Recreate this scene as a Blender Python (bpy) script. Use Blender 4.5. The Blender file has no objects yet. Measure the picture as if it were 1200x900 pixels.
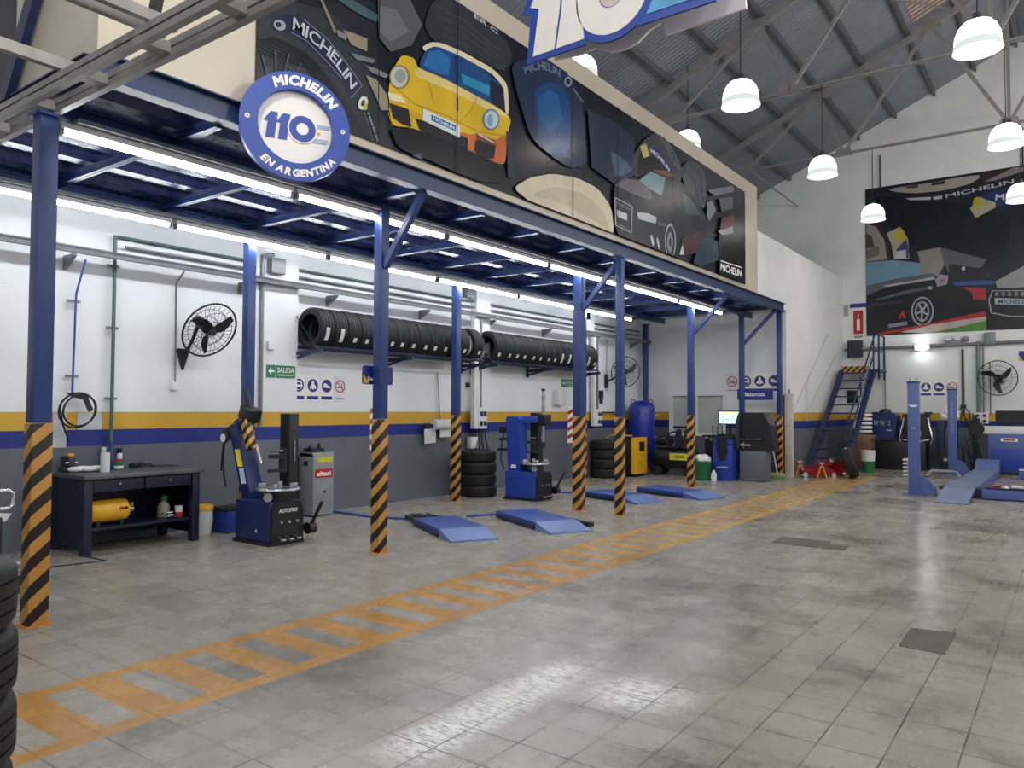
import bpy, bmesh, math, random
from math import sin, cos, pi, radians, sqrt, atan2
from mathutils import Matrix, Vector
random.seed(7)
scene = bpy.context.scene
COL = scene.collection

# ------------------------------------------------------------------ camera, world, exposure
CAM_H, FOC = 1.6, 900.0                       # eye height in m, focal length in pixels of a 1200-wide frame
YAW, PITCH, ROLL = radians(36.3), radians(1.845), radians(0.27)
_F = Vector((-sin(YAW)*cos(PITCH), cos(YAW)*cos(PITCH), sin(PITCH)))
_R = Vector((cos(YAW), sin(YAW), 0)); _U = _R.cross(_F)
_R, _U = cos(ROLL)*_R + sin(ROLL)*_U, -sin(ROLL)*_R + cos(ROLL)*_U
cam = bpy.data.cameras.new('camera'); cam.sensor_width = 36; cam.lens = FOC/1200*36
cam.clip_start = 0.05; cam.clip_end = 200
cam_ob = bpy.data.objects.new('camera', cam); COL.objects.link(cam_ob)
cam_ob.matrix_world = Matrix.Translation((0, 0, CAM_H)) @ Matrix((_R, _U, -_F)).transposed().to_4x4()
scene.camera = cam_ob

world = bpy.data.worlds.new('daylight'); scene.world = world; world.use_nodes = True
bg = world.node_tree.nodes['Background']
bg.inputs[0].default_value = (0.86, 0.93, 1.0, 1); bg.inputs[1].default_value = 0.5

scene.view_settings.view_transform = 'Standard'
scene.view_settings.look = 'None'
scene.view_settings.gamma = 1.0
scene.view_settings.use_curve_mapping = False
scene.view_settings.exposure = 0.0

TUBE_EMIT, LAMP_EMIT, DOME_EMIT = 36.0, 70.0, 3.6
LAMP_AND_FILL_XY = [(x, y) for y in (-3.0, 2.0, 6.5, 11.0, 15.5, 20.0) for x in (-3.9, -0.9, 2.1, 5.0)]
SEEN_LAMPS = {(-3.9, 11.0), (-0.9, 11.0), (-3.9, 15.5), (-0.9, 15.5), (-3.9, 20.0), (-0.9, 20.0)}
for x, y in LAMP_AND_FILL_XY:                        # unseen fill lights without fixtures, added along the hall's continued pendant rows
    if (x, y) in SEEN_LAMPS or (x, y) == (-3.9, 6.5): continue
    L = bpy.data.lights.new('hall_fill_light', 'POINT'); L.shadow_soft_size = 0.26
    L.energy = 60 if y < 0 else ((240 if x < -3 else 140) if y < 3 else (100 if y < 8 else 170)); L.color = (1.0, 0.96, 0.9)
    o = bpy.data.objects.new('hall_fill_light', L); COL.objects.link(o); o.location = (x, y, 6.2)

# ------------------------------------------------------------------ survey: photo measurement -> real plane
def ray(u, v): return (u-600)/FOC*_R + (450-v)/FOC*_U + _F
C0 = Vector((0, 0, CAM_H))
def at(u, v, z=0.0):
    d = ray(u, v); return C0 + d*((z-CAM_H)/d.z)
def onX(u, v, X):
    d = ray(u, v); return C0 + d*(X/d.x)
def onY(u, v, Y):
    d = ray(u, v); return C0 + d*(Y/d.y)

# ------------------------------------------------------------------ materials
def lin(c):
    c = c/255.0
    return c/12.92 if c <= 0.04045 else ((c+0.055)/1.055)**2.4
def rgb(h):
    h = h.lstrip('#'); return tuple(lin(int(h[i:i+2], 16)) for i in (0, 2, 4)) + (1,)
class NT:
    """tiny node expression helper"""
    def __init__(s, m): s.t = m.node_tree; s.n = s.t.nodes; s.l = s.t.links
    def set(s, sock, v):
        if hasattr(v, 'is_linked'): s.l.new(v, sock)
        else: sock.default_value = v
    def math(s, op, a, b=0.0, c=None):
        n = s.n.new('ShaderNodeMath'); n.operation = op; s.set(n.inputs[0], a); s.set(n.inputs[1], b)
        if c is not None: s.set(n.inputs[2], c)
        return n.outputs[0]
    def mix(s, f, a, b):
        n = s.n.new('ShaderNodeMix'); n.data_type = 'RGBA'; s.set(n.inputs[0], f); s.set(n.inputs[6], a); s.set(n.inputs[7], b)
        return n.outputs[2]
    def noise(s, vec, scale, detail=3.0, rough=0.55):
        n = s.n.new('ShaderNodeTexNoise'); n.inputs['Scale'].default_value = scale
        n.inputs['Detail'].default_value = detail; n.inputs['Roughness'].default_value = rough
        if vec is not None: s.l.new(vec, n.inputs['Vector'])
        return n.outputs[0]
    def ramp(s, f, a, b):          # smoothstep a..b
        n = s.n.new('ShaderNodeMapRange'); n.interpolation_type = 'SMOOTHSTEP'
        s.set(n.inputs[0], f); n.inputs[1].default_value = a; n.inputs[2].default_value = b
        return n.outputs[0]
    def scalevec(s, vec, sc):
        n = s.n.new('ShaderNodeMapping'); s.l.new(vec, n.inputs[0]); n.inputs['Scale'].default_value = sc
        return n.outputs[0]
def base(name):
    m = bpy.data.materials.new(name); m.use_nodes = True
    return m, NT(m), m.node_tree.nodes['Principled BSDF']
MATS = {}
def mat(name, col, rough=0.5, metal=0.0, var=0.10, scale=6.0, bump=0.0, bscale=40.0, emit=0.0, coat=0.0):
    if name in MATS: return MATS[name]
    m, t, p = base(name); c = rgb(col)
    tc = t.n.new('ShaderNodeTexCoord').outputs['Object']
    if emit:
        p.inputs['Emission Color'].default_value = c; p.inputs['Emission Strength'].default_value = emit
        p.inputs['Base Color'].default_value = (0.8, 0.8, 0.8, 1)
    else:
        f = t.noise(tc, scale, 4.0)
        lo = tuple(x*(1-var) for x in c[:3])+(1,); hi = tuple(min(1, x*(1+var)) for x in c[:3])+(1,)
        t.set(p.inputs['Base Color'], t.mix(t.ramp(f, .3, .7), lo, hi))
        t.set(p.inputs['Roughness'], t.math('ADD', t.math('MULTIPLY', f, 0.16), rough-0.08))
    p.inputs['Metallic'].default_value = metal
    if name.startswith('print_') and not name.startswith('print_w'): p.inputs['Specular IOR Level'].default_value = .35
    if coat: p.inputs['Coat Weight'].default_value = coat; p.inputs['Coat Roughness'].default_value = 0.08
    if bump:
        b = t.n.new('ShaderNodeBump'); b.inputs['Strength'].default_value = bump; b.inputs['Distance'].default_value = 0.004
        t.l.new(t.noise(tc, bscale, 2.0), b.inputs['Height']); t.l.new(b.outputs[0], p.inputs['Normal'])
    MATS[name] = m; return m

def wall_paint():
    m, t, p = base('wall_paint_bands')
    pos = t.n.new('ShaderNodeNewGeometry').outputs['Position']
    sp = t.n.new('ShaderNodeSeparateXYZ'); t.l.new(pos, sp.inputs[0]); z = sp.outputs[2]
    n = t.noise(pos, 1.1, 5.0); n2 = t.noise(pos, 14.0, 3.0)
    wob = t.math('MULTIPLY', t.math('SUBTRACT', n2, .5), .006); zz = t.math('ADD', z, wob)
    white = t.mix(t.ramp(n, .25, .75), rgb('#dcdfe2'), rgb('#e8eaec'))
    grey = t.mix(t.ramp(n, .25, .75), rgb('#5c606b'), rgb('#686c77'))
    c = t.mix(t.math('GREATER_THAN', zz, 1.14), grey, rgb('#1a2a7e'))
    c = t.mix(t.math('GREATER_THAN', zz, 1.33), c, t.mix(t.ramp(n, .3, .7), rgb('#c79a2c'), rgb('#cfa636')))
    c = t.mix(t.math('GREATER_THAN', zz, 1.54), c, white)
    t.set(p.inputs['Base Color'], c)
    t.set(p.inputs['Roughness'], t.math('ADD', t.math('MULTIPLY', n2, .2), .42))
    b = t.n.new('ShaderNodeBump'); b.inputs['Strength'].default_value = .15; b.inputs['Distance'].default_value = .004
    t.l.new(t.noise(pos, 30, 3), b.inputs['Height']); t.l.new(b.outputs[0], p.inputs['Normal'])
    return m
def floor_mat():
    m, t, p = base('worn_tile_floor')
    pos = t.n.new('ShaderNodeNewGeometry').outputs['Position']
    sp = t.n.new('ShaderNodeSeparateXYZ'); t.l.new(pos, sp.inputs[0]); x, y = sp.outputs[0], sp.outputs[1]
    T = 0.2875
    def grout(a, off, w):
        f = t.math('FRACT', t.math('DIVIDE', t.math('ADD', a, off+100*T), T))
        d = t.math('MINIMUM', f, t.math('SUBTRACT', 1.0, f))
        return t.math('LESS_THAN', d, w/T/2)
    g = t.math('MAXIMUM', grout(x, 1.03, .0075), grout(y, .42, .0075))
    gn = t.ramp(t.noise(pos, 2.2, 3), .35, .62)
    g = t.math('MULTIPLY', g, t.math('ADD', t.math('MULTIPLY', gn, .45), .55))
    cell = t.n.new('ShaderNodeCombineXYZ')
    t.set(cell.inputs[0], t.math('FLOOR', t.math('DIVIDE', t.math('ADD', x, 1.03+100*T), T)))
    t.set(cell.inputs[1], t.math('FLOOR', t.math('DIVIDE', t.math('ADD', y, .42+100*T), T)))
    wn = t.n.new('ShaderNodeTexWhiteNoise'); t.l.new(cell.outputs[0], wn.inputs[0])
    n1 = t.noise(pos, .55, 5); n2 = t.noise(pos, 3.0, 6, .7); n3 = t.noise(t.scalevec(pos, (9, 3, 1)), 2.2, 6, .75)
    c = t.mix(t.ramp(n2, .2, .8), rgb('#8b867c'), rgb('#9a958b'))
    c = t.mix(t.math('MULTIPLY', wn.outputs[0], .6), c, rgb('#a8a39a'))
    c = t.mix(t.math('MULTIPLY', t.math('MULTIPLY', t.ramp(n1, .46, .68), .6), t.math('ADD', t.math('MULTIPLY', t.ramp(x, -5.4, -3.6), .8), .2)), c, rgb('#625a50'))           # brown traffic dirt
    c = t.mix(t.math('MULTIPLY', t.math('MULTIPLY', t.ramp(t.noise(pos, 1.1, 6, .75), .46, .68), t.math('MULTIPLY', t.ramp(n3, .32, .58), t.ramp(x, -5.2, -3.4))), .62), c, rgb('#453d36'))
    # floor glare painted into the tile colour as a pale broken band and patch
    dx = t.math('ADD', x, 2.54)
    glare_streak = t.math('MULTIPLY', t.math('SUBTRACT', 1.0, t.ramp(t.math('ABSOLUTE', dx), .06, .24)),
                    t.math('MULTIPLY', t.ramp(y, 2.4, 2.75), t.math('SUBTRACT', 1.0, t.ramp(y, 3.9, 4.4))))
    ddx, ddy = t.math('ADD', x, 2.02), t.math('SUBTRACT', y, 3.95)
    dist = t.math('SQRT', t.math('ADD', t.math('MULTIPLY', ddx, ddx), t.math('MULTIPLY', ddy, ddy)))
    glare_streak = t.math('MAXIMUM', glare_streak, t.math('SUBTRACT', 1.0, t.ramp(dist, .08, .42)))
    glare_breakup = t.ramp(t.noise(t.scalevec(pos, (7, 16, 1)), 2.0, 7, .8), .40, .55)
    c = t.mix(t.math('MULTIPLY', t.math('MULTIPLY', glare_streak, glare_breakup), .85), c, rgb('#ecedec'))
    c = t.mix(t.math('MULTIPLY', g, .95), c, rgb('#33302c'))
    # yellow ladder-striped walkway
    ed = t.math('MULTIPLY', t.math('SUBTRACT', t.noise(pos, 18, 3), .5), .02)
    xw = t.math('ADD', x, ed); yw = t.math('ADD', y, ed)
    inside = t.math('MULTIPLY', t.math('GREATER_THAN', xw, -4.74), t.math('LESS_THAN', xw, -3.82))
    inside = t.math('MULTIPLY', inside, t.math('LESS_THAN', y, 20.3))
    inner = t.math('MULTIPLY', t.math('GREATER_THAN', xw, -4.61), t.math('LESS_THAN', xw, -3.95))
    fr = t.math('FRACT', t.math('DIVIDE', t.math('ADD', yw, 39*.39-.38), .39))
    gap = t.math('MULTIPLY', inner, t.math('LESS_THAN', fr, .46))
    paint = t.math('MULTIPLY', inside, t.math('SUBTRACT', 1.0, gap))
    wear = t.ramp(t.noise(t.scalevec(pos, (5, 2, 1)), 2.0, 6, .75), .62, .85)
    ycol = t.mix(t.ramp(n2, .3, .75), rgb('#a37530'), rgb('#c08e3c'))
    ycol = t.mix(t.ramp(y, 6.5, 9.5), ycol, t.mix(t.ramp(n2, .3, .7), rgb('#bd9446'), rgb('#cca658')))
    ycol = t.mix(t.math('MULTIPLY', g, .6), ycol, rgb('#6a4a20'))
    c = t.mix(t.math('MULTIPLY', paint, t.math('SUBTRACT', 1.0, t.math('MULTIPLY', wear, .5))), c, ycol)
    t.set(p.inputs['Base Color'], c)
    r = t.math('ADD', t.math('MULTIPLY', n2, .22), t.math('MULTIPLY', g, .2))
    t.set(p.inputs['Roughness'], t.math('ADD', r, .16))
    p.inputs['Specular IOR Level'].default_value = .5
    b = t.n.new('ShaderNodeBump'); b.inputs['Strength'].default_value = .12; b.inputs['Distance'].default_value = .004
    t.set(b.inputs['Height'], t.math('SUBTRACT', t.noise(pos, 9, 4), t.math('MULTIPLY', g, .8))); t.l.new(b.outputs[0], p.inputs['Normal'])
    return m
def hazard(name, yel, blk, per=.2, slope=.85):
    m, t, p = base(name)
    o = t.n.new('ShaderNodeTexCoord').outputs['Object']
    sp = t.n.new('ShaderNodeSeparateXYZ'); t.l.new(o, sp.inputs[0])
    k = t.math('SUBTRACT', sp.outputs[2], t.math('MULTIPLY', t.math('ADD', sp.outputs[0], sp.outputs[1]), slope))
    f = t.math('FRACT', t.math('DIVIDE', t.math('ADD', k, 20.0), per))
    n = t.noise(o, 9, 4)
    c = t.mix(t.math('LESS_THAN', f, .5), t.mix(t.ramp(n, .3, .7), rgb(yel), rgb('#c39148')), rgb(blk))
    t.set(p.inputs['Base Color'], c); p.inputs['Roughness'].default_value = .45
    return m
def corrugated(name, col, per, rough=.55, axis=1, strength=1.0):
    m, t, p = base(name)
    pos = t.n.new('ShaderNodeNewGeometry').outputs['Position']
    sp = t.n.new('ShaderNodeSeparateXYZ'); t.l.new(pos, sp.inputs[0])
    s = t.math('SINE', t.math('MULTIPLY', sp.outputs[axis], 2*pi/per))
    n = t.noise(pos, .8, 5)
    c = rgb(col)
    t.set(p.inputs['Base Color'], t.mix(t.ramp(n, .3, .7), tuple(v*.85 for v in c[:3])+(1,), c))
    p.inputs['Roughness'].default_value = rough
    b = t.n.new('ShaderNodeBump'); b.inputs['Strength'].default_value = strength; b.inputs['Distance'].default_value = per*.25
    t.l.new(s, b.inputs['Height']); t.l.new(b.outputs[0], p.inputs['Normal'])
    return m
def tread_rubber():
    m, t, p = base('tyre_rubber')
    o = t.n.new('ShaderNodeTexCoord').outputs['Object']
    sp = t.n.new('ShaderNodeSeparateXYZ'); t.l.new(o, sp.inputs[0])
    ang = t.math('ARCTAN2', sp.outputs[1], sp.outputs[0])
    rad = t.math('SQRT', t.math('ADD', t.math('MULTIPLY', sp.outputs[0], sp.outputs[0]), t.math('MULTIPLY', sp.outputs[1], sp.outputs[1])))
    lug = t.math('SINE', t.math('ADD', t.math('MULTIPLY', ang, 64.0), t.math('MULTIPLY', t.math('ABSOLUTE', sp.outputs[2]), 60.0)))
    lug = t.math('MULTIPLY', t.math('GREATER_THAN', lug, .3), t.math('GREATER_THAN', rad, .305))
    t.set(p.inputs['Base Color'], t.mix(lug, rgb('#1b1c1e'), rgb('#0c0c0d')))
    p.inputs['Roughness'].default_value = .6
    b = t.n.new('ShaderNodeBump'); b.inputs['Strength'].default_value = .8; b.inputs['Distance'].default_value = .006
    t.set(b.inputs['Height'], t.math('SUBTRACT', 0.0, lug)); t.l.new(b.outputs[0], p.inputs['Normal'])
    return m
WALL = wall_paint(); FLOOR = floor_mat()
HAZ = hazard('hazard_stripe_paint', '#bb863c', '#1a1110')
HAZ2 = hazard('hazard_stripe_edge', '#d6a52c', '#171411', .16, 1.0)
RUBBER = tread_rubber()
BLUE = mat('blue_steel_paint', '#2a4078', .38, var=.08)
EDGEB = mat('edge_beam_shaded_blue', '#26385f', .42, var=.08)  # blue steel paint darkened to hold the shade on the sheltered edge beam
BENCHN = mat('bench_navy_paint', '#151b36', .4, var=.1)
DBLUE = mat('navy_steel_paint', '#1c2850', .45, var=.10)
LBLUE = mat('lift_blue_paint', '#304b95', .40, var=.10)
MBLUE = mat('machine_blue_paint', '#213f9c', .38, var=.06)
NAVY = mat('machine_navy_paint', '#1b2c5e', .42, var=.08)
BLACK = mat('black_paint', '#15161a', .42)
BLKPL = mat('black_plastic', '#1b1c20', .5)
DGREY = mat('dark_grey_metal', '#3a3b40', .5, .3)
GREY = mat('grey_cabinet_paint', '#8b8d91', .45)
GALV = mat('galvanised_steel', '#7c7f84', .42, .3, var=.14)
PALESH = mat('pale_shadow_line', '#c4c8ca', .5)  # tone of the shadow lines modelled on the stair wall
TRAY = mat('conduit_rail_grey', '#5f6266', .5)
PIPEG = mat('green_grey_pipe', '#4c6460', .5)
STEEL = mat('machined_steel', '#b9bbbf', .28, .9)
CHROME = mat('chrome', '#dcdee2', .14, 1.0)
CREAM = mat('cream_sheet_cladding', '#c2b9a9', .32, var=.04, scale=1.5)
WHITE = mat('white_enamel', '#e6e6e4', .4, var=.03)
WPLAS = mat('white_plastic', '#dddedf', .45, var=.04)
YEL = mat('yellow_paint', '#e0aa22', .35, var=.05)
RED = mat('red_paint', '#b01f25', .4)
DRED = mat('dark_red_paint', '#85161b', .3)
ORANGE = mat('orange_paint', '#d2812c', .45)
GREEN = mat('green_plastic', '#1f6a3f', .45)
SIGNG = mat('exit_sign_green', '#257a55', .45)
SIGNB = mat('sign_blue', '#1c2a78', .4)
LOGOB = mat('logo_blue', '#2a4aa5', .42, var=.05)
PRINTW = mat('print_white', '#f1eeea', .45, var=.02)
SKYB = mat('flag_light_blue', '#58a5da', .45)
PALEB = mat('flag_grey_blue', '#9fb2cf', .45)
PAPER = mat('paper_white', '#d7d8d9', .7, var=.05)
TRUSS = mat('grey_truss_paint', '#93918f', .5, .2, var=.12)
WARMG = mat('beige_grey_paint', '#a59f96', .5)
DARKST = mat('dark_roof_steel', '#2b2d34', .5)
PURL = mat('purlin_grey', '#5d5e62', .5)
ROOFM = corrugated('corrugated_roof_sheet', '#868b94', .125, .5, 1, .45)
DECK = mat('navy_deck_sheet', '#28376c', .28, var=.08)
GLASSD = mat('office_glass', '#b4bab4', .08, 0, var=.15, scale=1.2)
PAPERB = mat('brown_cardboard', '#8a6a4a', .75)
def tread_plate():
    m, t, p = base('tread_plate_steel')
    o = t.n.new('ShaderNodeTexCoord').outputs['Object']
    sp = t.n.new('ShaderNodeSeparateXYZ'); t.l.new(o, sp.inputs[0])
    a = t.math('SINE', t.math('MULTIPLY', t.math('ADD', sp.outputs[0], sp.outputs[1]), 120.0))
    c = t.math('SINE', t.math('MULTIPLY', t.math('SUBTRACT', sp.outputs[0], sp.outputs[1]), 120.0))
    k = t.math('GREATER_THAN', t.math('MULTIPLY', a, c), .35)
    t.set(p.inputs['Base Color'], t.mix(k, rgb('#4d69a8'), rgb('#93a6c8'))); p.inputs['Roughness'].default_value = .38; p.inputs['Metallic'].default_value = .2
    b = t.n.new('ShaderNodeBump'); b.inputs['Strength'].default_value = .6; b.inputs['Distance'].default_value = .004
    t.set(b.inputs['Height'], k); t.l.new(b.outputs[0], p.inputs['Normal']); return m
TREAD = tread_plate()
BROWN = mat('brown_wood_frame', '#6b4a3a', .6)

# ------------------------------------------------------------------ mesh builder
class B:
    def __init__(s): s.bm = bmesh.new(); s.mats = []; s.k = 0
    def m(s, material):
        if material not in s.mats: s.mats.append(material)
        s.k = s.mats.index(material); return s
    def _tag(s, n0):
        s.bm.faces.ensure_lookup_table()
        for f in s.bm.faces[n0:]: f.material_index = s.k
    def box(s, c, d, rot=None, bev=0.0):
        n0 = len(s.bm.faces)
        M = Matrix.Translation(c) @ (rot.to_4x4() if rot is not None else Matrix()) @ Matrix.Diagonal((d[0], d[1], d[2], 1))
        r = bmesh.ops.create_cube(s.bm, size=1, matrix=M)
        if bev:
            es = {e for v in r['verts'] for e in v.link_edges}
            bmesh.ops.bevel(s.bm, geom=list(es), offset=bev, segments=2, affect='EDGES', profile=.6)
        s._tag(n0); return s
    def bar(s, p0, p1, w, h, up=(0, 0, 1), bev=0.0):       # rectangular bar between two points
        p0, p1 = Vector(p0), Vector(p1); d = p1-p0; L = d.length; d.normalize()
        u = Vector(up)
        if abs(d.dot(u)) > .99: u = Vector((1, 0, 0))
        x = u.cross(d).normalized(); y = d.cross(x)
        return s.box((p0+p1)/2, (w, h, L), Matrix((x, y, d)).transposed(), bev)
    def cyl(s, p0, p1, r0, r1=None, n=16, caps=True):
        if r1 is None: r1 = r0
        p0, p1 = Vector(p0), Vector(p1); d = p1-p0; L = d.length; q = Vector((0, 0, 1)).rotation_difference(d)
        n0 = len(s.bm.faces)
        bmesh.ops.create_cone(s.bm, cap_ends=caps, segments=n, radius1=r0, radius2=max(r1, 1e-5), depth=L,
                              matrix=Matrix.Translation((p0+p1)/2) @ q.to_matrix().to_4x4())
        s._tag(n0); return s
    def sphere(s, c, r, n=16, sc=(1, 1, 1)):
        n0 = len(s.bm.faces)
        bmesh.ops.create_uvsphere(s.bm, u_segments=n, v_segments=max(6, n//2), radius=r, matrix=Matrix.Translation(c) @ Matrix.Diagonal((*sc, 1)))
        s._tag(n0); return s
    def lathe(s, prof, n=32, M=None, a0=0.0, a1=2*pi):
        M = M or Matrix(); n0 = len(s.bm.faces); full = abs(a1-a0-2*pi) < 1e-6
        cnt = n if full else n+1
        rings = []
        for i in range(cnt):
            a = a0+(a1-a0)*i/n
            rings.append([s.bm.verts.new(M @ Vector((r*cos(a), r*sin(a), z))) for r, z in prof])
        for i in range(n):
            A, Bq = rings[i], rings[(i+1) % cnt]
            for j in range(len(prof)-1):
                s.bm.faces.new((A[j], Bq[j], Bq[j+1], A[j+1]))
        s._tag(n0); return s
    def tube(s, pts, r, n=8, closed=False):
        pts = [Vector(p) for p in pts]; n0 = len(s.bm.faces); N = len(pts); rings = []; prev = None
        for i, p in enumerate(pts):
            if closed: d = pts[(i+1) % N]-pts[i-1]
            else: d = pts[min(i+1, N-1)]-pts[max(i-1, 0)]
            d.normalize()
            u = prev if prev is not None else (Vector((0, 0, 1)) if abs(d.z) < .9 else Vector((1, 0, 0)))
            x = (u - d*u.dot(d)); x = x.normalized() if x.length > 1e-6 else d.orthogonal().normalized()
            prev = x; y = d.cross(x)
            rings.append([s.bm.verts.new(p+r*(cos(2*pi*k/n)*x+sin(2*pi*k/n)*y)) for k in range(n)])
        for i in range(N if closed else N-1):
            A, Q = rings[i], rings[(i+1) % N]
            for k in range(n): s.bm.faces.new((A[k], A[(k+1) % n], Q[(k+1) % n], Q[k]))
        if not closed:
            s.bm.faces.new(rings[0][::-1]); s.bm.faces.new(rings[-1])
        s._tag(n0); return s
    def ring(s, c, r, t, M3, n=40, tn=6):
        ax, ay = M3
        return s.tube([Vector(c)+r*(cos(2*pi*i/n)*Vector(ax)+sin(2*pi*i/n)*Vector(ay)) for i in range(n)], t, tn, True)
    def prism(s, pts2, fr, depth=.01, z0=0.0):            # 2-D outline in frame fr, extruded along its normal
        n0 = len(s.bm.faces)
        a = [s.bm.verts.new(fr @ Vector((x, y, z0+depth))) for x, y in pts2]
        b = [s.bm.verts.new(fr @ Vector((x, y, z0))) for x, y in pts2]
        N = len(a); ar = sum(pts2[i][0]*pts2[(i+1) % N][1]-pts2[(i+1) % N][0]*pts2[i][1] for i in range(N))
        if ar < 0: a.reverse(); b.reverse()
        s.bm.faces.new(a); s.bm.faces.new(b[::-1])
        for i in range(N): s.bm.faces.new((b[i], b[(i+1) % N], a[(i+1) % N], a[i]))
        s._tag(n0); return s
    def annulus(s, c, r0, r1, fr, depth=.01, z0=0.0, n=48):
        prof = [(r0, z0), (r1, z0), (r1, z0+depth), (r0, z0+depth), (r0, z0)]
        return s.lathe(prof, n, fr @ Matrix.Translation((c[0], c[1], 0)))
    def disc(s, c, r, fr, depth=.01, z0=0.0, n=36, ry=None):
        ry = ry or r
        return s.prism([(c[0]+r*cos(2*pi*i/n), c[1]+ry*sin(2*pi*i/n)) for i in range(n)], fr, depth, z0)
    def mesh(s, me, M):                                    # merge another mesh
        n0 = len(s.bm.faces); v0 = len(s.bm.verts); s.bm.from_mesh(me); s.bm.verts.ensure_lookup_table()
        for v in s.bm.verts[v0:]: v.co = M @ v.co
        s._tag(n0); return s
    def build(s, name, material=None, parent=None, smooth=40):
        me = bpy.data.meshes.new(name)
        bmesh.ops.recalc_face_normals(s.bm, faces=s.bm.faces)
        s.bm.to_mesh(me); s.bm.free()
        for x in (s.mats or [material]): me.materials.append(x)
        if smooth:
            me.polygons.foreach_set('use_smooth', [True]*len(me.polygons)); me.set_sharp_from_angle(angle=radians(smooth))
        o = bpy.data.objects.new(name, me); COL.objects.link(o)
        if parent is not None: o.parent = parent
        return o
def tag(o, label, cat, group=None, kind=None):
    if label: o['label'] = label
    if cat: o['category'] = cat
    if group: o['group'] = group
    if kind: o['kind'] = kind
    return o
def thing(name, label, cat, loc=(0, 0, 0), rz=0.0, group=None):
    o = bpy.data.objects.new(name, None); COL.objects.link(o); o.empty_display_size = .1
    o.location = loc; o.rotation_euler = (0, 0, rz); return tag(o, label, cat, group)
def struct(o): o['kind'] = 'structure'; return o
def dup(root, loc, rz=None, label=None, rot=None):
    r = root.copy(); COL.objects.link(r); r.location = loc
    if rz is not None: r.rotation_euler = (0, 0, rz)
    if rot is not None: r.rotation_euler = rot
    if label: r['label'] = label
    for ch in list(root.children):
        c = ch.copy(); COL.objects.link(c); c.parent = r
        for g in list(ch.children):
            d = g.copy(); COL.objects.link(d); d.parent = c
    return r
def frame(o, x, y):
    x, y = Vector(x).normalized(), Vector(y).normalized(); z = x.cross(y)
    M = Matrix((x, y, z)).transposed().to_4x4(); M.translation = Vector(o); return M
def fX(o): return frame(o, (0, 1, 0), (0, 0, 1))      # sign facing +X
def fY(o): return frame(o, (1, 0, 0), (0, 0, 1))      # sign facing -Y
_txt = {}
def glyphs(body, bold=.0):
    k = (body, bold)
    if k not in _txt:
        c = bpy.data.curves.new('t', 'FONT'); c.body = body; c.offset = bold; c.resolution_u = 3
        o = bpy.data.objects.new('t', c); me = bpy.data.meshes.new_from_object(o)
        bpy.data.objects.remove(o); xs = [v.co.x for v in me.vertices] or [0]; ys = [v.co.y for v in me.vertices] or [0]
        _txt[k] = (me, min(xs), max(xs), min(ys), max(ys))
    return _txt[k]
def add_text(b, body, fr, c, w=None, h=None, z=.004, bold=.02, shear=0.0):
    """flat lettering centred at c, fitted to width w and cap height h"""
    me, x0, x1, y0, y1 = glyphs(body, bold)
    sy = (h or (y1-y0))/(y1-y0); sx = (w/(x1-x0)) if w else sy
    S = Matrix.Translation((c[0], c[1], z)) @ Matrix(((1, shear, 0, 0), (0, 1, 0, 0), (0, 0, 1, 0), (0, 0, 0, 1))) @ Matrix.Diagonal((sx, sy, 1, 1)) @ Matrix.Translation((-(x0+x1)/2, -(y0+y1)/2, 0))
    return b.mesh(me, fr @ S)
def add_arc_text(b, body, fr, c, r, a_mid, h, z=.004, bold=.03, inward=False, wide=1.0, gap=.12, shear=0.0):
    """letters along a circle; inward=True reads along the lower half"""
    G = []; tot = 0
    for ch in body:
        if ch == ' ': G.append((None, .35*h*wide)); tot += .35*h*wide; continue
        me, x0, x1, y0, y1 = glyphs(ch, bold); s = h/.72
        wd = (x1-x0)*s*wide; G.append((ch, wd)); tot += wd+gap*h
    sgn = 1 if inward else -1; pos = -tot/2
    for ch, wd in G:
        mid = pos+wd/2; a = a_mid+sgn*mid/r
        if ch:
            me, x0, x1, y0, y1 = glyphs(ch, bold); s = h/.72
            rot = a-pi/2 if not inward else a+pi/2
            base_off = -.36 if True else 0
            M = Matrix.Translation((c[0]+r*cos(a), c[1]+r*sin(a), z)) @ Matrix.Rotation(rot, 4, 'Z') @ \
                Matrix(((1, shear, 0, 0), (0, 1, 0, 0), (0, 0, 1, 0), (0, 0, 0, 1))) @ \
                Matrix.Diagonal((s*wide, s, 1, 1)) @ Matrix.Translation((-(x0+x1)/2, base_off, 0))
            b.mesh(me, fr @ M); pos += wd+gap*h
        else: pos += wd
    return b
def tag1(o, label, cat, group=None): return tag(o, label, cat, group)

# ================================================================== SETTING
XL, XM, XR = -9.4, -5.6, 7.2
YF, YB, YBAY = -6.0, 24.4, 18.75
def roof_z(x): return 12.0+.432*x if x <= -1.1 else 12.0-.432*1.1*2-.432*x
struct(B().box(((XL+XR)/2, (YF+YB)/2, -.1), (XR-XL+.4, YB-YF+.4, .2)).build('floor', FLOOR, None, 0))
struct(B().box((XL-.1, (YF+YB)/2, 4.0), (.2, YB-YF, 8.0)).build('wall_left', WALL, None, 0))
struct(B().box((XR+.1, (YF+YB)/2, 4.2), (.2, YB-YF, 8.4)).build('wall_right', WALL, None, 0))
b = B(); b.prism([(XL-.2, 0), (XR+.2, 0), (XR+.2, roof_z(XR)), (-1.1, roof_z(-1.1)), (XL-.2, roof_z(XL))], fY((0, YB+.2, 0)), .2)
struct(b.build('wall_back', WALL, None, 0))
b = B()
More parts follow.
